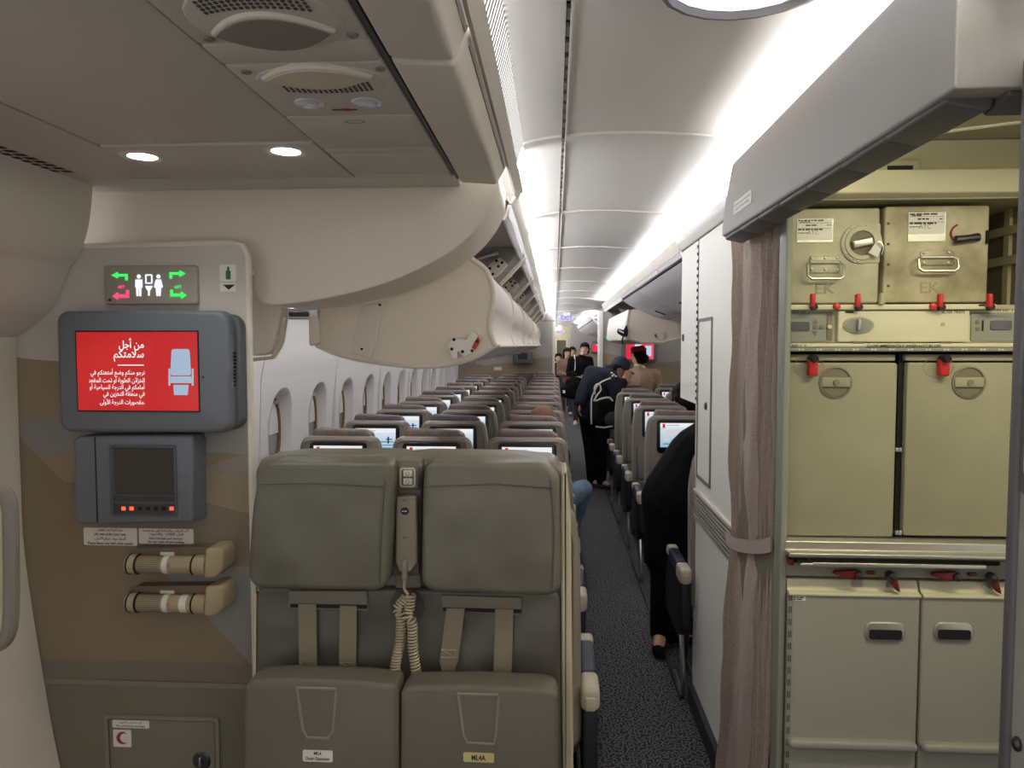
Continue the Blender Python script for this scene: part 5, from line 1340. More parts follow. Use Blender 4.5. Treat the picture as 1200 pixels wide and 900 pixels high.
for px, kind in ((953, 0), (1006, 0), (1103, 0), (1161, 0)):      # upright red latches on the shelf rail
    p = at(px, 358, 2.02); MB().rbox(p.x - 0.006, p.x + 0.006, 2.018, 2.035, p.z - 0.005, p.z + 0.032, 0.004).build('red_latch', 'latch_red', g)
    MB().lathe([(0.009, -0.014), (0.009, 0.004)], (p.x + 0.004, 2.034, p.z - 0.004), 'y', 10).build('latch_pivot', 'rubber', g)
for px in (981, 1094):
    p = at(px, 359.3, 2.03); MB().lathe([(0.001, -0.006), (0.008, -0.004), (0.010, 0.004), (0.001, 0.004)], p, 'y', 12).build('red_stud', 'latch_red', g)
p = at(1033, 351, 2.03); MB().rbox(p.x - 0.006, p.x + 0.007, 2.022, 2.04, p.z - 0.014, p.z + 0.018, 0.004).build('stop_post', 'galley_cream_dark', g)
def dart(px, py, flip):
    p = at(px, py, 2.02)
    MB().lathe([(0.001, -0.012), (0.010, -0.010), (0.013, 0.0), (0.013, 0.012), (0.001, 0.012)], (p.x, 2.012, p.z), 'y', 14).build('latch_pivot', 'steel_dark', g)
    if flip: P = [(p.x - 0.013, p.z), (p.x + 0.013, p.z + 0.004), (p.x + 0.024, p.z - 0.044), (p.x + 0.015, p.z - 0.040)]
    else: P = [(p.x, p.z + 0.014), (p.x - 0.06, p.z + 0.010), (p.x - 0.064, p.z + 0.003), (p.x - 0.02, p.z - 0.012), (p.x, p.z - 0.012)]
    MB().prism(P, 2.008, 2.024, b=0.003).build('red_latch', 'latch_dark_red', g)
dart(1004, 673, False); dart(1043, 674, True); dart(1119, 675, False); dart(1161, 676, True)
for px, py in ((1017, 671), (1136, 673)):
    a = rect(px - 1, py - 2, px + 8, py + 2, 2.03); MB().rbox(a[0], a[1], 2.025, 2.036, a[2], a[3], 0.002).build('red_stop', 'latch_dark_red', g)
a = rect(922, 654, 930, 662, 2.02); MB().rbox(a[0] + 0.004, a[1], 2.012, 2.03, a[2], a[3], 0.004).build('red_catch', 'latch_dark_red', g)

# ---- two metal boxes on the top shelf
def metal_box(px0, px1, py0, py1, m, label, style):
    a = rect(px0, py0, px1, py1, 2.075)
    t = thing('galley_box', ((a[0] + a[1]) / 2, 2.2, a[2]), label, 'container', 'metal galley boxes')
    MB().prism(rrect(a[0], a[1], a[2], a[3], 0.008, 3), 2.075, 2.48, b=0.005).build('body', m, t)
    cx = (a[0] + a[1]) / 2 if style == 'dial' else (a[0] + a[1]) / 2
    lb = rect(933.5, 256.5, 976, 284, 2.074) if style == 'dial' else rect(1064, 249, 1108, 283, 2.074)
    sl = MB().box(lb[0], lb[1], 2.0725, 2.075, lb[2], lb[3]).build('card_sleeve', 'alloy', t, smooth=False)
    w, h = lb[1] - lb[0], lb[3] - lb[2]; bot = 0.10 if style == 'dial' else 0.26
    pc = MB().box(lb[0] + 0.001, lb[1] - 0.003, 2.0715, 2.0725, lb[2] + h * bot, lb[3] - 0.001).build('card', 'placard', sl, smooth=False)
    ch = h * (1 - bot)
    for n_, (v, u0, u1, s_) in enumerate(((0.92, 0.03, 0.76, 0.05), (0.85, 0.08, 0.36, 0.035), (0.69, 0.24, 0.54, 0.05), (0.49, 0.03, 0.74, 0.055), (0.33, 0.03, 0.30, 0.03), (0.69, 0.82, 0.94, 0.03))):
        print_line(pc, lb[0] + w * u0, lb[0] + w * u1, lb[2] + h * bot + ch * v, h * s_, 2.0714, 'ink', n_ + len(style))
    lettering('ATC', h * 0.22, (lb[0] + w * 0.44, 2.0711, lb[2] + h * bot + ch * 0.34), 'galley_panel', pc, width=w * 0.32)
    for v in (0.80, 0.54): MB().box(lb[0] + 0.003, lb[1] - 0.006, 2.0711, 2.0715, lb[2] + h * bot + ch * v - 0.0004, lb[2] + h * bot + ch * v + 0.0004).build('card_rule', 'ink', pc, smooth=False)
    # handle
    hx = (946, 988) if style == 'dial' else (1075.5, 1121.5); hy = (307, 327) if style == 'dial' else (301, 318)
    pb = rect(hx[0] + 2.5, hy[0] - 7, hx[1] - 4, hy[1] - 7, 2.073)
    MB().prism(rrect(pb[0], pb[1], pb[2], pb[3], 0.004, 2), 2.070, 2.075, b=0.002).build('handle_plate', m, t)
    b0, b1, c0, c1 = rect(hx[0], hy[0], hx[1], hy[1], 2.06)
    hp = [(b0 + 0.01, 2.066, c1), (b0, 2.055, c1 - 0.008), (b0, 2.052, c0 + 0.008), (b0 + 0.010, 2.052, c0), (b1 - 0.010, 2.052, c0), (b1, 2.052, c0 + 0.008), (b1, 2.055, c1 - 0.008), (b1 - 0.01, 2.066, c1)]
    MB().tube(hp + [hp[0]], 0.0042, 8).build('handle', 'alloy', t)
    for px, py in ([(951.5, 302.5), (967, 302.5), (981.5, 302.5), (951.5, 316), (967, 316), (981.5, 316)] if style == 'dial' else [(1083, 296), (1112, 296), (1083, 308), (1112, 308)]):
        p = at(px, py, 2.069); MB().ball(p, (0.0042, 0.003, 0.0042), n=8, k=5).build('rivet', 'alloy', t)
    p = at(967 if style == 'dial' else 1090, 338 if style == 'dial' else 337, 2.0742)
    lettering('EK', 0.042, p, 'galley_door', t, depth=0.0012, squeeze=1.15)
    if style == 'dial':
        c = at(1009.5, 285, 2.072)
        MB().prism(rrect(c.x - 0.0, a[1], c.z - 0.053, c.z + 0.053, 0.004, 2), 2.072, 2.076).build('lock_plate', m, t)
        MB().lathe([(0.055, 0.002), (0.055, -0.002), (0.046, -0.003), (0.045, -0.006), (0.034, -0.006), (0.033, 0.0), (0.001, 0.0)], c, 'y', 32).build('lock_ring', 'box_metal', t)
        MB().lathe([(0.001, 0.0), (0.035, 0.0), (0.035, 0.003), (0.001, 0.003)], (c.x, 2.0705, c.z), 'y', 28).build('lock_dish', 'galley_back', t)
        k_ = MB().rbox(-0.027, 0.027, -0.016, 0.0, -0.011, 0.011, 0.004)
        rm = Matrix.Rotation(-0.22, 3, 'Y')
        k_.v = [c + rm @ v for v in k_.v]; k_.build('lock_grip', 'alloy', t)
        for k in range(9):
            an = PI / 2 + (k - 0.5) * PI / 8; MB().ball((c.x + 0.050 * math.cos(an), 2.069, c.z + 0.050 * math.sin(an)), (0.003, 0.002, 0.003), n=8, k=5).build('rivet', 'alloy', t)
        s_ = at(1026, 294, 2.06); 
        MB().prism([(s_.x - 0.02, s_.z - 0.005), (s_.x - 0.002, s_.z + 0.02), (s_.x + 0.012, s_.z + 0.004), (s_.x + 0.004, s_.z - 0.018)], 2.055, 2.060).build('seal_tag', 'white_cloth', t, smooth=False)
        MB().tube(curve_pts([(s_.x - 0.004, 2.06, s_.z + 0.014), (s_.x + 0.008, 2.055, s_.z + 0.024), (s_.x + 0.018, 2.055, s_.z + 0.008), (s_.x + 0.014, 2.057, s_.z - 0.01)], 4), 0.002, 6).build('seal_loop', 'silver', t)
    else:
        A_, B_ = at(1120, 281, 2.062), at(1146, 278, 2.066)
        MB().tube([A_, A_.lerp(B_, 0.5) + Vector((0, -0.004, 0)), B_], [0.011, 0.009, 0.012], 10).build('lever', 'steel_dark', t)
        MB().tube(curve_pts([at(1117, 281, 2.0725), at(1114.5, 274, 2.0725), at(1117, 267, 2.0725), at(1122, 263.5, 2.0725)], 5), 0.0025, 6).build('red_arc', 'red_ink', t)
        p = at(1157, 278, 2.073); MB().rbox(p.x - 0.004, p.x + 0.001, 2.066, 2.075, p.z - 0.018, p.z + 0.018, 0.001).build('keeper', 'gap_black', t)
    for py in ((252, 262) if style == 'dial' else (262, 286, 310, 335)):
        p = at(px0 + 5, py, 2.0745); MB().ball(p, (0.0042, 0.0025, 0.0042), n=8, k=5).build('rivet', 'steel_dark', t)
metal_box(922.5, 1030.5, 244, 355.5, 'box_metal', 'clean metal galley box with round dial lock and seal tag on the top shelf', 'dial')
metal_box(1036, 1158.5, 241, 354.5, 'box_metal_worn', 'stained metal galley box with lever latch on the top shelf', 'lever')

# ---- two service carts under the counter
def cart(px0, px1, hx0, hx1, label, first):
    Yc = 2.02
    z0 = 0.05; x0 = at(px0, 780, Yc).x; x1 = at(px1, 780, Yc).x; zt_ = at(1000, 697, Yc).z; zc = at(1000, 679.5, Yc + 0.02).z
    t = thing('service_cart', ((x0 + x1) / 2, Yc + 0.2, 0), label, 'cart', 'galley service carts')
    MB().prism(rrect(x0, x1, z0, zt_ - 0.003, 0.006, 2), Yc, Yc + 0.42, b=0.004).build('door', 'cart_grey', t)
    MB().prism(roundpoly([(Yc - 0.006, zt_ - 0.004), (Yc - 0.006, zt_ + 0.004), (Yc + 0.012, zt_ + 0.008), (Yc + 0.022, zc), (Yc + 0.40, zc), (Yc + 0.40, zt_ - 0.004)], 0.003), x0, x1, 'x').build('top_edge', 'galley_cream', t)
    for f in (0.54, 0.80):
        MB().lathe([(0.001, -0.0015), (0.004, -0.0015), (0.0042, -0.0008), (0.0155, -0.0008), (0.0165, 0.0005), (0.001, 0.0005)], (x0 + (x1 - x0) * f, Yc + 0.016, (zt_ + zc) / 2 + 0.004), 'y', 20).build('top_disc', 'alloy', t)
    h = rect(hx0, 729, hx1, 752, Yc - 0.002)
    MB().prism(rrect(h[0], h[1], h[2], h[3], 0.02, 5), Yc - 0.006, Yc + 0.01, b=0.004).build('handle_frame', 'alloy', t)
    MB().prism(rrect(h[0] + 0.010, h[1] - 0.010, h[2] + 0.008, h[3] - 0.020, 0.006, 4), Yc - 0.008, Yc + 0.006).build('handle_slot', 'gap_black', t)
    zb = at(1000, 871, Yc).z
    MB().prism(rrect(x0 + 0.004, x1 - 0.002, zb - 0.013, zb + 0.013, 0.012, 4), Yc - 0.022, Yc + 0.004, b=0.01).build('bumper', 'cart_grey', t)
    for x in (x0 + 0.05, x1 - 0.05):
        for y in (Yc + 0.05, Yc + 0.36): MB().lathe([(0.012, -0.014), (0.026, -0.012), (0.026, 0.012), (0.012, 0.014)], (x, y, 0.026), 'x', 14).build('castor', 'rubber', t)
    if first:
        MB().box(x0 - 0.002, x0 + 0.012, Yc - 0.002, Yc + 0.01, 0.1, zt_ - 0.004).build('hinge_strip', 'galley_panel', t)
        for k in range(24):
            z = 0.2 + k * 0.034
            for dx in (0.001, 0.006): MB().box(x0 + dx, x0 + dx + 0.0018, Yc - 0.003, Yc - 0.001, z, z + 0.018).build('hinge_slot', 'gap_black', t, smooth=False)
        pl_ = placard(928.5, 698.5, 944, 703.5, Yc - 0.0005, t, [''], r=0.001)
        pa, pb_ = at(930, 700, Yc - 0.0024), at(942, 702.3, Yc - 0.0024)
        print_line(pl_, pa.x, pb_.x, pa.z, 0.003, Yc - 0.0022, 'ink', 7); print_line(pl_, pa.x, pb_.x, pb_.z, 0.003, Yc - 0.0022, 'ink', 8)
cart(922.5, 1076, 1013.5, 1060.5, 'grey service cart beside the curtain with a small white label', True)
cart(1079, 1230, 1094, 1141, 'grey service cart at the right edge of the galley', False)
MB().box(GX0, GX1, 2.47, 2.5, 0.0, at(1040, 660, 2.1).z).build('cart_bay_back', 'gap_black', g)

# galley ceiling and its lamp
gc = thing('ceiling_galley', (1.1, 1.5, 2.24), 'yellowish galley ceiling behind the curtain header', 'ceiling', kind='structure')
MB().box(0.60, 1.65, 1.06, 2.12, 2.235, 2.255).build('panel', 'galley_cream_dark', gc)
MB().tube(curve_pts([(0.9, 2.05, 2.234), (1.2, 1.9, 2.234), (1.6, 1.82, 2.234)], 5), 0.006, 6).build('moulding', 'galley_cream', gc)
lm = thing('galley_lamp', (1.15, 1.36, 2.225), 'warm lamp strip on the galley ceiling behind the header', 'lamp')
MB().rbox(0.80, 1.50, 1.30, 1.42, 2.205, 2.236, 0.006).build('housing', 'galley_cream', lm)
MB().box(0.82, 1.48, 1.315, 1.405, 2.200, 2.206).build('diffuser', 'galley_lamp', lm, smooth=False)
l = area_light('galley_lamp_beam', (1.15, 1.36, 2.19), (0, 0, 0), 0.66, 0.09, GALLEY, (1.0, 0.93, 0.66)); l.parent = lm; l.location = (0, 0, -0.035)

# ---- near galley wall at the right edge of the frame
YN = 1.0
xn = at(1184, 500, YN).x
wn = thing('wall_near_right', (xn, 0.7, 0), 'grey edged galley wall at the right edge of the picture', 'wall', kind='structure')
MB().box(xn + 0.006, xn + 0.05, 0.2, YN - 0.01, 0, 2.05).build('panel', 'header', wn)
MB().box(xn + 0.05, 1.6, 0.9, YN - 0.01, 0, 2.05).build('return_panel', 'header', wn)
MB().rbox(xn, xn + 0.03, YN - 0.016, YN + 0.004, 0, 2.05, 0.005).build('edge_trim', 'track_grey', wn)
zz = rect(1180, 410, 1200, 590, YN - 0.04)
MB().prism(roundpoly([(YN - 0.17, zz[2]), (YN - 0.018, zz[2] + 0.01), (YN - 0.018, zz[3]), (YN - 0.17, zz[3])], 0.01), xn + 0.003, xn + 0.02, 'x').build('handle_plate', 'track_grey', wn)
MB().prism(rrect(YN - 0.16, YN - 0.028, zz[2] + 0.03, zz[3] - 0.03, 0.012, 4), xn + 0.001, xn + 0.01, 'x').build('handle_recess', 'cream_edge', wn)
p = atx(1192, 872, xn + 0.004); MB().ball(p, (0.006, 0.008, 0.010), n=10, k=6).build('stud', 'steel_dark', wn)

# ================================================================== people
def remeshed(mb, name, m, parent, vox=0.012, it=6):
    org = ORG[parent.name] if parent is not None else Vector((0, 0, 0))
    me = mb.mesh('tmp', org, smooth=False)
    o = bpy.data.objects.new('tmp', me); COL.objects.link(o)
    r = o.modifiers.new('r', 'REMESH'); r.mode = 'VOXEL'; r.voxel_size = vox; r.use_smooth_shade = True
    s = o.modifiers.new('s', 'SMOOTH'); s.iterations = it; s.factor = 0.5
    dg = bpy.context.evaluated_depsgraph_get()
    m2 = bpy.data.meshes.new_from_object(o.evaluated_get(dg)); m2.name = name
    bpy.data.objects.remove(o); bpy.data.meshes.remove(me)
    m2.materials.clear(); m2.materials.append(MATS[m])
    m2.polygons.foreach_set('use_smooth', [True] * len(m2.polygons))
    ob = bpy.data.objects.new(name, m2); COL.objects.link(ob); ob.parent = parent; ORG[ob.name] = org
    return ob
def V3(*a): return Vector(a)
def basis(d, up=(0, 0, 1)):
    f = Vector(d).normalized(); r = f.cross(Vector(up)).normalized(); u = r.cross(f); return f, r, u
def hand(mb, wr, d, palm, side):
    """palm and five bent fingers; d = pointing direction, palm = palm normal, side = +1 / -1 for the thumb side"""
    d = Vector(d).normalized(); n = Vector(palm); n = (n - d * n.dot(d)).normalized(); s = d.cross(n) * side
    c = wr + d * 0.05
    mb.cap(wr - d * 0.02, 0.026, wr + d * 0.01, 0.026)
    for k in (-1, 0, 1): mb.cap(wr + d * 0.015 + s * 0.014 * k, 0.016, wr + d * 0.085 + s * 0.022 * k, 0.014, 8)
    for k, L_ in enumerate((0.072, 0.082, 0.076, 0.060)):
        b = wr + d * 0.088 + s * (0.033 - 0.022 * k)
        m1 = b + d * L_ * 0.5 + n * 0.006; e = m1 + (d * 0.75 + n * 0.6).normalized() * L_ * 0.5
        mb.cap(b, 0.0095, m1, 0.009, 7); mb.cap(m1, 0.009, e, 0.008, 7)
    b = wr + d * 0.03 + s * 0.03; m1 = b + (d * 0.6 + s * 0.8).normalized() * 0.035; e = m1 + (d * 0.9 + s * 0.3 + n * 0.3).normalized() * 0.032
    mb.cap(b, 0.012, m1, 0.011, 7); mb.cap(m1, 0.011, e, 0.009, 7)
def head_shape(mb, c, face, s=1.0, up=(0, 0, 1)):
    f, r, u = basis(face, up); R_ = Matrix((r, f, u)).transposed()
    mb.ball(c + u * 0.02 * s, (0.076 * s, 0.094 * s, 0.100 * s), R_, 16, 12)
    mb.ball(c + f * 0.022 * s - u * 0.055 * s, (0.058 * s, 0.066 * s, 0.062 * s), R_, 14, 10)
    mb.cap(c + f * 0.088 * s + u * 0.018 * s, 0.008 * s, c + f * 0.104 * s - u * 0.018 * s, 0.013 * s, 8)
    for k in (-1, 1):
        mb.ball(c + r * 0.078 * s * k - u * 0.004 * s - f * 0.008, (0.010 * s, 0.020 * s, 0.030 * s), R_, 8, 6)
        mb.ball(c + f * 0.078 * s + r * 0.034 * s * k + u * 0.028 * s, (0.024 * s, 0.012 * s, 0.010 * s), R_, 8, 6)
    mb.ball(c + f * 0.080 * s - u * 0.050 * s, (0.026 * s, 0.012 * s, 0.010 * s), R_, 8, 6)
def face_bits(body, c, face, s=1.0, up=(0, 0, 1)):
    f, r, u = basis(face, up); R_ = Matrix((r, f, u)).transposed()
    for k in (-1, 1):
        MB().ball(c + f * 0.080 * s + r * 0.033 * s * k + u * 0.010 * s, (0.014 * s, 0.010 * s, 0.007 * s), R_, 8, 6).build('eye', 'ink', body)
        MB().ball(c + f * 0.090 * s + r * 0.034 * s * k + u * 0.034 * s, (0.020 * s, 0.006 * s, 0.005 * s), R_, 8, 6).build('eyebrow', 'hair_black', body)
    MB().ball(c + f * 0.091 * s - u * 0.050 * s, (0.022 * s, 0.005 * s, 0.006 * s), R_, 8, 6).build('mouth', 'red_ink', body)
def figure(name, label, J, top, legs, skin='skin', vox=0.013, shoe='shoe_grey', hands=True, topname='jacket', infl=0.016, cat='person', coat=None):
    """J: joints in world coordinates"""
    root = thing(name, (J['pel'].x, J['pel'].y, 0), label, cat)
    b = MB()
    b.cap(J['pel'], 0.135, J['wst'], 0.120, 14); b.cap(J['wst'], 0.120, J['chest'], 0.145, 14)
    b.cap(J['shL'], 0.058, J['shR'], 0.058, 12); b.cap(J['chest'], 0.12, J['neck'], 0.06, 12); b.cap(J['neck'], 0.056, J['head'] - Vector((0, 0, 0.03)), 0.052, 12)
    head_shape(b, J['head'], J['face'], J.get('hs', 1.0), J.get('hup', (0, 0, 1)))
    for s in 'LR':
        b.cap(J['sh' + s], 0.052, J['el' + s], 0.041, 10); b.cap(J['el' + s], 0.041, J['wr' + s], 0.028, 10)
        if hands: hand(b, J['wr' + s], J.get('hd' + s, J['wr' + s] - J['el' + s]), J.get('pn' + s, (0, 1, 0)), 1 if s == 'L' else -1)
        if 'kn' + s in J:
            b.cap(J['hip' + s], 0.088, J['kn' + s], 0.060, 12); b.cap(J['kn' + s], 0.060, J['an' + s], 0.040, 12)
            b.cap(J['an' + s], 0.040, J['to' + s], 0.030, 10)
    body = remeshed(b, 'body', skin, root, min(vox, 0.011), 3)
    face_bits(body, J['head'], J['face'], J.get('hs', 1.0), J.get('hup', (0, 0, 1)))
    c = MB(); k = infl
    c.cap(J['pel'], 0.135 + k, J['wst'], 0.122 + k, 14); c.cap(J['wst'], 0.122 + k, J['chest'], 0.150 + k, 14)
    c.cap(J['shL'], 0.060 + k, J['shR'], 0.060 + k, 12); c.cap(J['chest'], 0.13 + k, J['neck'] - (J['neck'] - J['chest']) * 0.2, 0.068 + k, 12)
    for s in 'LR':
        e = J['el' + s]; w = J['wr' + s]
        c.cap(J['sh' + s], 0.058 + k, e, 0.047 + k, 10); c.cap(e, 0.046 + k, w - (w - e) * 0.06, 0.036 + k, 10)
    if coat:
        for (p0, r0, p1, r1) in coat: c.cap(p0, r0, p1, r1, 14)
    remeshed(c, topname, top, root, vox, 5)
    if legs:
        c = MB()
        c.cap(J['hipL'], 0.11, J['hipR'], 0.11, 12)
        for s in 'LR':
            if 'kn' + s not in J: continue
            d = J['an' + s] - J['kn' + s]
            c.cap(J['hip' + s], 0.104, J['kn' + s], 0.076, 12); c.cap(J['kn' + s], 0.075, J['an' + s], 0.056, 12)
        remeshed(c, 'trousers', legs, root, vox, 4)
        for s in 'LR':
            if 'to' + s not in J: continue
            c = MB(); a, t_ = J['an' + s], J['to' + s]
            c.cap(a + V3(0, 0, 0.05), 0.050, V3(a.x, a.y, 0.045), 0.044, 10)
            c.cap(V3(a.x, a.y, 0.045) - (t_ - a).normalized() * 0.03, 0.042, V3(t_.x, t_.y, 0.038), 0.036, 10)
            remeshed(c, 'shoe', shoe, root, 0.012, 3)
    return root
def hair_cap(parent, c, face, m, s=1.0, low=-0.02, up=(0, 0, 1), long=0.0, name='hair'):
    f, r, u = basis(face, up); R_ = Matrix((r, f, u)).transposed(); mb = MB()
    mb.ball(c + u * 0.046 * s - f * 0.022 * s, (0.088 * s, 0.092 * s, 0.088 * s), R_, 16, 12)
    mb.ball(c - f * 0.042 * s - u * 0.015 * s, (0.084 * s, 0.064 * s, 0.095 * s), R_, 14, 10)
    for k in (-2, -1, 0, 1, 2):      # fringe
        mb.cap(c + f * 0.060 * s + u * 0.098 * s + r * 0.022 * k * s, 0.020 * s, c + f * (0.090 - 0.005 * k * k) * s + u * (0.050 + 0.008 * (k % 2)) * s + r * 0.028 * k * s, 0.011 * s, 8)
    for k in (-1, 1):                # sides down over the ears
        mb.cap(c + r * 0.072 * s * k + u * 0.06 * s, 0.024 * s, c + r * 0.082 * s * k - u * (-0.004 + long) * s - f * 0.004, 0.016 * s, 8)
        mb.cap(c + r * 0.060 * s * k - f * 0.04 * s, 0.04 * s, c + r * 0.05 * s * k - f * 0.05 * s - u * (0.065 + long) * s, 0.03 * s, 8)
    if long: mb.cap(c - f * 0.05 * s, 0.075 * s, c - f * 0.05 * s - u * long, 0.06 * s, 12)
    return remeshed(mb, name, m, parent, 0.010, 2)

# ---- 1. man with cap bending over the aisle
X_, Y_ = 0.50, 8.62
J = dict(pel=V3(0.46, 8.62, 0.90), wst=V3(0.47, 8.60, 1.04), chest=V3(0.53, 8.58, 1.24), neck=V3(0.66, 8.56, 1.40), head=V3(0.745, 8.53, 1.425), face=(0.80, -0.05, -0.55), hup=(0.5, 0, 0.85),
         shL=V3(0.43, 8.66, 1.36), shR=V3(0.64, 8.44, 1.33), elL=V3(0.33, 8.50, 1.16), wrL=V3(0.285, 8.38, 1.03), hdL=(-0.05, -0.1, -1), pnL=(1, 0, 0),
         elR=V3(0.70, 8.36, 1.14), wrR=V3(0.775, 8.40, 1.26), hdR=(0.35, 0.1, 0.6), pnR=(-0.4, 0.9, 0),
         hipL=V3(0.38, 8.66, 0.88), hipR=V3(0.55, 8.60, 0.88), knL=V3(0.42, 8.66, 0.48), knR=V3(0.57, 8.58, 0.48), anL=V3(0.44, 8.64, 0.09), anR=V3(0.55, 8.58, 0.09), toL=V3(0.54, 8.58, 0.04), toR=V3(0.66, 8.52, 0.04))
m1 = figure('person', 'bending man in navy jacket and dark cap leaning to the right in the aisle', J, 'cloth_navy', 'cloth_black', vox=0.012, infl=0.028, shoe='cloth_charcoal')
hair_cap(m1, J['head'], J['face'], 'hair_black', 0.97, up=J['hup'])
f, r, u = basis(J['face'], J['hup']); R_ = Matrix((r, f, u)).transposed(); c = J['head']
mb = MB(); mb.ball(c + u * 0.055, (0.096, 0.108, 0.085), R_, 18, 12); mb.ball(c + u * 0.02 - f * 0.03, (0.094, 0.085, 0.055), R_, 16, 10)
cp_ = remeshed(mb, 'cap', 'cap_navy', m1, 0.010, 3)
mb = MB(); pts = [(0.075 * math.cos(PI * k / 12), 0.10 + 0.085 * math.sin(PI * k / 12)) for k in range(13)] + [(-0.07, 0.06), (0.07, 0.06)]
mb.prism(pts, 0.0, 0.010, 'z'); mb.v = [c + u * 0.030 + r * v.x + f * v.y + u * (v.z - 1.2 * v.x * v.x) for v in mb.v]; mb.build('cap_brim', 'cap_navy', cp_)
mb = MB(); mb.cap(J['neck'] + V3(-0.05, -0.06, 0.015), 0.03, J['neck'] + V3(-0.02, 0.07, 0.02), 0.03); mb.cap(J['neck'] + V3(0.03, -0.07, -0.02), 0.028, J['neck'] + V3(-0.05, -0.06, 0.015), 0.03)
remeshed(mb, 'collar', 'cloth_navy', m1, 0.01, 3)
for k, (px, py) in enumerate(((717, 437), (719.5, 439), (722, 441), (718, 440.5))):
    p = at(px, py, 8.30); MB().rbox(p.x - 0.012, p.x + 0.012, 8.31, 8.325, p.z - 0.008, p.z + 0.010, 0.003).build('sleeve_print', 'white_cloth', m1)
bp = thing('backpack', (0.62, 8.2, 0.75), 'black backpack with white cords hanging at the bending man', 'backpack')
mb = MB(); mb.ball((0.62, 8.22, 0.93), (0.155, 0.085, 0.20)); mb.cap((0.56, 8.22, 1.02), 0.09, (0.68, 8.22, 1.05), 0.08)
remeshed(mb, 'bag', 'cloth_black', bp, 0.014, 5)
mb = MB(); mb.ball((0.65, 8.15, 0.86), (0.10, 0.05, 0.10)); remeshed(mb, 'front_pocket', 'cloth_charcoal', bp, 0.012, 4)
for pts in ([(693, 497), (693, 470), (696, 460), (700, 452), (706, 447), (716, 443)], [(697, 462), (697, 453), (702, 450), (704, 457), (699, 464), (696, 470)], [(698, 470), (705, 467), (714, 466), (718, 470)], [(698, 500), (708, 501), (718, 499)]):
    MB().tube(curve_pts([at(a, b, 8.12) for a, b in pts], 5), 0.009, 6).build('cord', 'white_cloth' if pts[0][0] == 697 else 'lining', bp)

# ---- 2. young man in black sweater with a white strap
Y_ = 15.5; X_ = 0.545
J = dict(pel=V3(X_, Y_, 0.93), wst=V3(X_, Y_, 1.08), chest=V3(X_, Y_, 1.26), neck=V3(X_ + 0.03, Y_ - 0.01, 1.47), head=V3(X_ + 0.085, Y_ - 0.03, 1.605), face=(-0.25, -1, -0.05), hs=1.06,
         shL=V3(X_ - 0.19, Y_, 1.38), shR=V3(X_ + 0.19, Y_, 1.38), elL=V3(X_ - 0.25, Y_ - 0.05, 1.10), wrL=V3(X_ - 0.10, Y_ - 0.20, 1.04), elR=V3(X_ + 0.24, Y_ - 0.04, 1.10), wrR=V3(X_ + 0.10, Y_ - 0.20, 1.02),
         hdL=(0.8, -0.5, -0.1), hdR=(-0.8, -0.4, -0.1), pnL=(0, 0, 1), pnR=(0, 0, 1),
         hipL=V3(X_ - 0.09, Y_, 0.92), hipR=V3(X_ + 0.09, Y_, 0.92), knL=V3(X_ - 0.10, Y_ - 0.02, 0.50), knR=V3(X_ + 0.10, Y_ - 0.02, 0.50), anL=V3(X_ - 0.10, Y_, 0.09), anR=V3(X_ + 0.08, Y_, 0.09), toL=V3(X_ - 0.12, Y_ - 0.15, 0.04), toR=V3(X_ + 0.10, Y_ - 0.15, 0.04))
m2 = figure('person', 'standing young man in black sweater with a white strap over his shoulder', J, 'cloth_black', 'cloth_charcoal', skin='skin_pale', vox=0.016, infl=0.02, shoe='white_cloth', topname='sweater')
hair_cap(m2, J['head'], J['face'], 'hair_black', 1.10)
MB().tube(curve_pts([V3(X_ - 0.13, Y_ + 0.02, 1.46), V3(X_ - 0.125, Y_ - 0.13, 1.42), V3(X_ - 0.12, Y_ - 0.19, 1.25), V3(X_ - 0.13, Y_ - 0.20, 1.16)], 5), 0.036, 8, flat=0.3).build('shoulder_strap', 'white_cloth', m2)
MB().rbox(X_ + 0.0, X_ + 0.10, Y_ - 0.30, Y_ - 0.28, 1.03, 1.08, 0.006).build('phone', 'lining_dark', m2)
hb_ = thing('shoulder_bag', (0.25, 15.28, 0.55), 'black shoulder bag hanging left of the bending man in the aisle', 'bag')
mb = MB(); mb.cap((0.20, 15.26, 0.72), 0.11, (0.42, 15.26, 0.86), 0.13); mb.cap((0.20, 15.26, 0.72), 0.12, (0.42, 15.26, 0.68), 0.13); mb.cap((0.30, 15.26, 0.92), 0.08, (0.46, 15.28, 1.0), 0.07)
remeshed(mb, 'bag', 'cloth_black', hb_, 0.018, 4)
MB().rbox(0.17, 0.22, 15.12, 15.15, 0.70, 0.76, 0.006).build('buckle', 'white_cloth', hb_)
MB().tube(curve_pts([(0.36, 15.26, 0.96), (0.40, 15.29, 1.15), (0.41, 15.32, 1.40)], 5), 0.018, 6).build('strap', 'cloth_black', hb_)

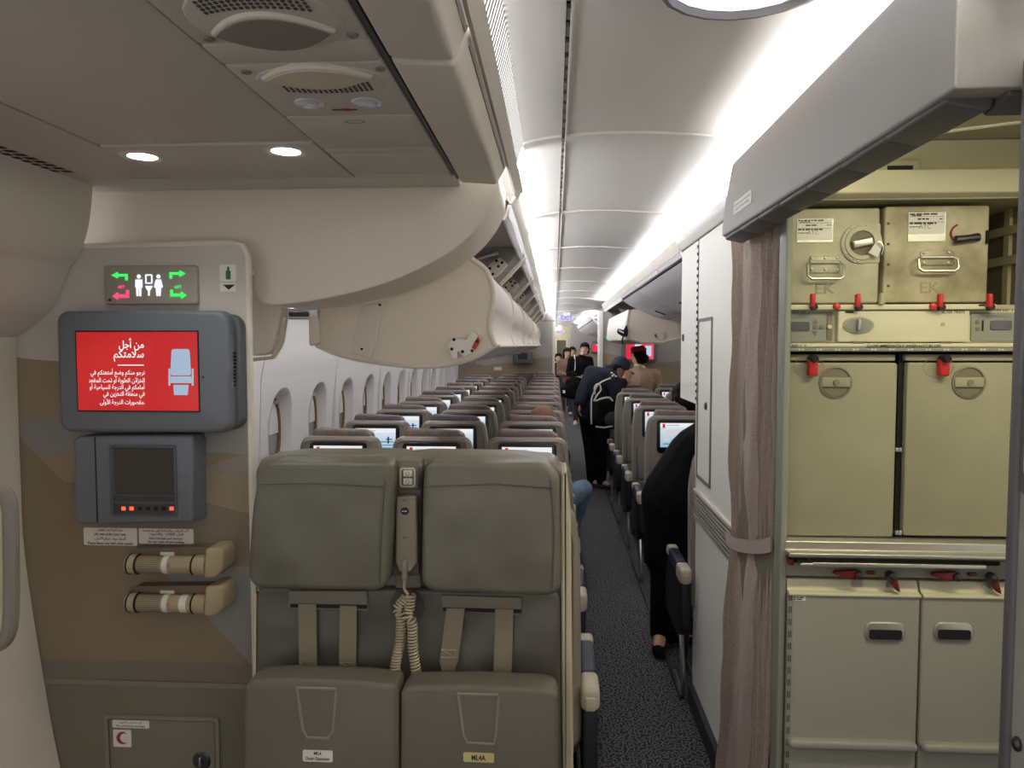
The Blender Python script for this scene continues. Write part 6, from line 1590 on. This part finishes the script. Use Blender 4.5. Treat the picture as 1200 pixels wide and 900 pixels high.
# ---- 3. woman in brown jacket and red top
X_, Y_ = 0.285, 17.5
J = dict(pel=V3(X_, Y_, 0.88), wst=V3(X_, Y_, 1.0), chest=V3(X_, Y_, 1.18), neck=V3(X_, Y_, 1.36), head=V3(X_ + 0.01, Y_ - 0.03, 1.50), face=(0.3, -1, -0.1),
         shL=V3(X_ - 0.16, Y_, 1.28), shR=V3(X_ + 0.16, Y_, 1.28), elL=V3(X_ - 0.19, Y_ - 0.04, 1.02), wrL=V3(X_ - 0.05, Y_ - 0.2, 1.0), elR=V3(X_ + 0.19, Y_ - 0.04, 1.02), wrR=V3(X_ + 0.06, Y_ - 0.2, 1.02), hdL=(0.8, -0.3, 0), hdR=(-0.8, -0.3, 0), pnL=(0, 0, 1), pnR=(0, 0, 1),
         hipL=V3(X_ - 0.09, Y_, 0.87), hipR=V3(X_ + 0.09, Y_, 0.87), knL=V3(X_ - 0.09, Y_, 0.47), knR=V3(X_ + 0.09, Y_, 0.47), anL=V3(X_ - 0.09, Y_, 0.09), anR=V3(X_ + 0.09, Y_, 0.09), toL=V3(X_ - 0.1, Y_ - 0.14, 0.04), toR=V3(X_ + 0.1, Y_ - 0.14, 0.04))
m3 = figure('person', 'woman in brown jacket over a red top standing far down the aisle', J, 'cloth_brown', 'cloth_charcoal', skin='skin_pale', vox=0.018)
hair_cap(m3, J['head'], J['face'], 'hair_black', 1.06, long=0.08)
mb = MB(); mb.cap((X_ + 0.03, Y_ - 0.12, 1.22), 0.07, (X_ + 0.03, Y_ - 0.11, 0.92), 0.075); remeshed(mb, 'red_top', 'cloth_red', m3, 0.016, 3)
# ---- 4. and 5. two more behind her
for X_, Y_, h, lab, top in ((0.46, 19.2, 1.62, 'dark-haired person half hidden between the woman and the young man', 'cloth_tan'), (0.10, 19.6, 1.45, 'person in dark clothes at the far left end of the aisle', 'cloth_navy')):
    z = h - 1.62
    J = dict(pel=V3(X_, Y_, 0.90 + z), wst=V3(X_, Y_, 1.03 + z), chest=V3(X_, Y_, 1.2 + z), neck=V3(X_, Y_, 1.39 + z), head=V3(X_, Y_ - 0.02, 1.52 + z), face=(0.2, -1, 0),
             shL=V3(X_ - 0.17, Y_, 1.31 + z), shR=V3(X_ + 0.17, Y_, 1.31 + z), elL=V3(X_ - 0.22, Y_, 1.02 + z), wrL=V3(X_ - 0.2, Y_ - 0.08, 0.80 + z), elR=V3(X_ + 0.22, Y_, 1.02 + z), wrR=V3(X_ + 0.2, Y_ - 0.08, 0.80 + z),
             hipL=V3(X_ - 0.09, Y_, 0.88 + z), hipR=V3(X_ + 0.09, Y_, 0.88 + z), knL=V3(X_ - 0.09, Y_, 0.48), knR=V3(X_ + 0.09, Y_, 0.48), anL=V3(X_ - 0.09, Y_, 0.09), anR=V3(X_ + 0.09, Y_, 0.09), toL=V3(X_ - 0.1, Y_ - 0.14, 0.04), toR=V3(X_ + 0.1, Y_ - 0.14, 0.04))
    m = figure('person', lab, J, top, 'cloth_black', skin='skin_pale', vox=0.022)
    hair_cap(m, J['head'], J['face'], 'hair_black', 1.05)

# ---- 6. cabin attendant seen from behind
X_, Y_ = 1.14, 9.78
J = dict(pel=V3(X_, Y_, 0.93), wst=V3(X_, Y_, 1.06), chest=V3(X_ + 0.01, Y_, 1.22), neck=V3(X_ - 0.02, Y_, 1.40), head=V3(X_ - 0.035, Y_ + 0.01, 1.535), face=(-0.75, 0.65, 0),
         shL=V3(X_ - 0.17, Y_, 1.30), shR=V3(X_ + 0.19, Y_, 1.30), elL=V3(X_ - 0.24, Y_ + 0.08, 1.05), wrL=V3(X_ - 0.16, Y_ + 0.26, 1.0), elR=V3(X_ + 0.25, Y_ + 0.04, 1.03), wrR=V3(X_ + 0.2, Y_ + 0.22, 0.9),
         hipL=V3(X_ - 0.09, Y_, 0.92), hipR=V3(X_ + 0.09, Y_, 0.92), knL=V3(X_ - 0.09, Y_, 0.50), knR=V3(X_ + 0.09, Y_, 0.50), anL=V3(X_ - 0.08, Y_, 0.09), anR=V3(X_ + 0.08, Y_, 0.09), toL=V3(X_ - 0.1, Y_ + 0.14, 0.04), toR=V3(X_ + 0.06, Y_ + 0.14, 0.04))
m6 = figure('person', 'cabin attendant in tan jacket and dark red hat seen from behind', J, 'cloth_tan', 'cloth_tan', skin='skin', vox=0.014, shoe='cloth_black')
f, r, u = basis(J['face']); c = J['head']; R_ = Matrix((r, f, u)).transposed()
hair_cap(m6, c, J['face'], 'hair_black', 1.0)
mb = MB(); mb.ball(c - f * 0.10 - u * 0.025, (0.07, 0.055, 0.065), R_); remeshed(mb, 'hair_bun', 'hair_black', m6, 0.012, 2)
mb = MB(); mb.ball(c + u * 0.095, (0.098, 0.115, 0.045), R_, 18, 10); mb.ball(c + u * 0.065, (0.090, 0.106, 0.04), R_, 18, 10); mb.cap(c + u * 0.11 - f * 0.06, 0.04, c + u * 0.10 + f * 0.07, 0.035)
remeshed(mb, 'pillbox_hat', 'hat_red', m6, 0.010, 3)
mb = MB(); mb.cap(J['neck'] + V3(-0.06, -0.03, 0.02), 0.022, J['neck'] + V3(0.05, -0.05, -0.01), 0.024); mb.cap(J['neck'] + V3(-0.06, -0.03, 0.02), 0.02, J['neck'] + V3(-0.05, 0.06, -0.03), 0.02); remeshed(mb, 'collar', 'cloth_cream', m6, 0.010, 2)

# ---- 7. person in black bending into the row beside the galley wall
J = dict(pel=V3(0.69, 4.03, 0.88), wst=V3(0.76, 4.03, 0.98), chest=V3(0.94, 4.06, 1.12), neck=V3(1.10, 4.08, 1.13), head=V3(1.22, 4.09, 1.10), face=(0.6, 0, -0.8), hup=(0.8, 0, 0.6),
         shL=V3(1.02, 4.22, 1.12), shR=V3(1.02, 3.90, 1.12), elL=V3(1.10, 4.2, 0.86), wrL=V3(1.22, 4.18, 0.70), elR=V3(1.10, 3.86, 0.88), wrR=V3(1.22, 3.90, 0.72),
         hipL=V3(0.68, 4.10, 0.85), hipR=V3(0.66, 3.96, 0.85), knL=V3(0.66, 4.10, 0.46), knR=V3(0.60, 4.00, 0.45), anL=V3(0.66, 4.10, 0.09), anR=V3(0.585, 4.02, 0.09), toL=V3(0.80, 4.08, 0.04), toR=V3(0.56, 3.90, 0.04))
coat = [(V3(0.67, 4.02, 0.84), 0.20, V3(0.80, 4.03, 1.06), 0.19), (V3(0.67, 4.02, 0.84), 0.19, V3(0.655, 4.02, 0.66), 0.165), (V3(0.655, 4.02, 0.66), 0.165, V3(0.645, 4.02, 0.55), 0.155), (V3(0.80, 4.03, 1.06), 0.19, V3(0.98, 4.06, 1.18), 0.18), (V3(0.82, 4.02, 0.62), 0.14, V3(0.86, 4.03, 0.9), 0.16)]
m7 = figure('person', 'person in a long black coat bending into the row beside the galley wall', J, 'cloth_black', 'cloth_black', vox=0.013, shoe='cloth_black', topname='coat', infl=0.03, coat=coat)
hair_cap(m7, J['head'], J['face'], 'hair_black', 1.0, up=J['hup'])

# ---- 8. auburn-haired passenger in jeans seated at the aisle, knee in the aisle
J = dict(pel=V3(-0.13, 5.02, 0.55), wst=V3(-0.13, 5.02, 0.66), chest=V3(-0.13, 5.06, 0.82), neck=V3(-0.11, 5.12, 0.99), head=V3(-0.085, 5.17, 1.095), face=(0.1, 0.85, -0.5),
         shL=V3(-0.30, 5.08, 0.91), shR=V3(0.04, 5.08, 0.91), elL=V3(-0.32, 5.2, 0.72), wrL=V3(-0.2, 5.38, 0.62), elR=V3(0.05, 5.20, 0.72), wrR=V3(0.02, 5.40, 0.62), hdL=(0.3, 0.9, 0), hdR=(0, 1, 0), pnL=(0, 0, -1), pnR=(0, 0, -1),
         hipL=V3(-0.20, 5.06, 0.53), hipR=V3(-0.04, 5.06, 0.54), knL=V3(-0.22, 5.46, 0.54), knR=V3(0.205, 5.34, 0.63), anL=V3(-0.22, 5.42, 0.10), anR=V3(0.07, 5.46, 0.12), toL=V3(-0.22, 5.5, 0.04), toR=V3(0.08, 5.5, 0.04))
m8 = figure('person', 'seated auburn-haired passenger whose denim knee juts into the aisle', J, 'cloth_charcoal', 'denim', skin='skin_pale', vox=0.013, topname='pullover')
hair_cap(m8, J['head'], J['face'], 'hair_auburn', 1.15, long=0.05)

# ---- 9. dark-haired head showing above the centre seats
X_, Y_ = 1.03, 6.22
J = dict(pel=V3(X_ + 0.25, Y_ + 0.03, 0.58), wst=V3(X_ + 0.24, Y_, 0.72), chest=V3(X_ + 0.18, Y_ + 0.02, 0.95), neck=V3(X_ + 0.10, Y_ + 0.03, 1.12), head=V3(X_ + 0.07, Y_ + 0.05, 1.225), face=(-0.2, 0.9, -0.3),
         shL=V3(X_ + 0.02, Y_ + 0.03, 1.02), shR=V3(X_ + 0.34, Y_ + 0.03, 1.02), elL=V3(X_ + 0.03, Y_ + 0.18, 0.76), wrL=V3(X_ + 0.12, Y_ + 0.36, 0.66), elR=V3(X_ + 0.38, Y_ + 0.18, 0.76), wrR=V3(X_ + 0.3, Y_ + 0.36, 0.66),
         hipL=V3(X_ + 0.18, Y_ + 0.08, 0.54), hipR=V3(X_ + 0.34, Y_ + 0.08, 0.54), knL=V3(X_ + 0.18, Y_ + 0.46, 0.54), knR=V3(X_ + 0.36, Y_ + 0.46, 0.54), anL=V3(X_ + 0.18, Y_ + 0.44, 0.10), anR=V3(X_ + 0.36, Y_ + 0.44, 0.10), toL=V3(X_ + 0.18, Y_ + 0.5, 0.04), toR=V3(X_ + 0.36, Y_ + 0.5, 0.04))
m9 = figure('person', 'dark-haired passenger whose head shows above the centre seats near the galley wall', J, 'cloth_black', 'cloth_black', vox=0.018, topname='shirt')
hair_cap(m9, J['head'], J['face'], 'hair_black', 1.15)
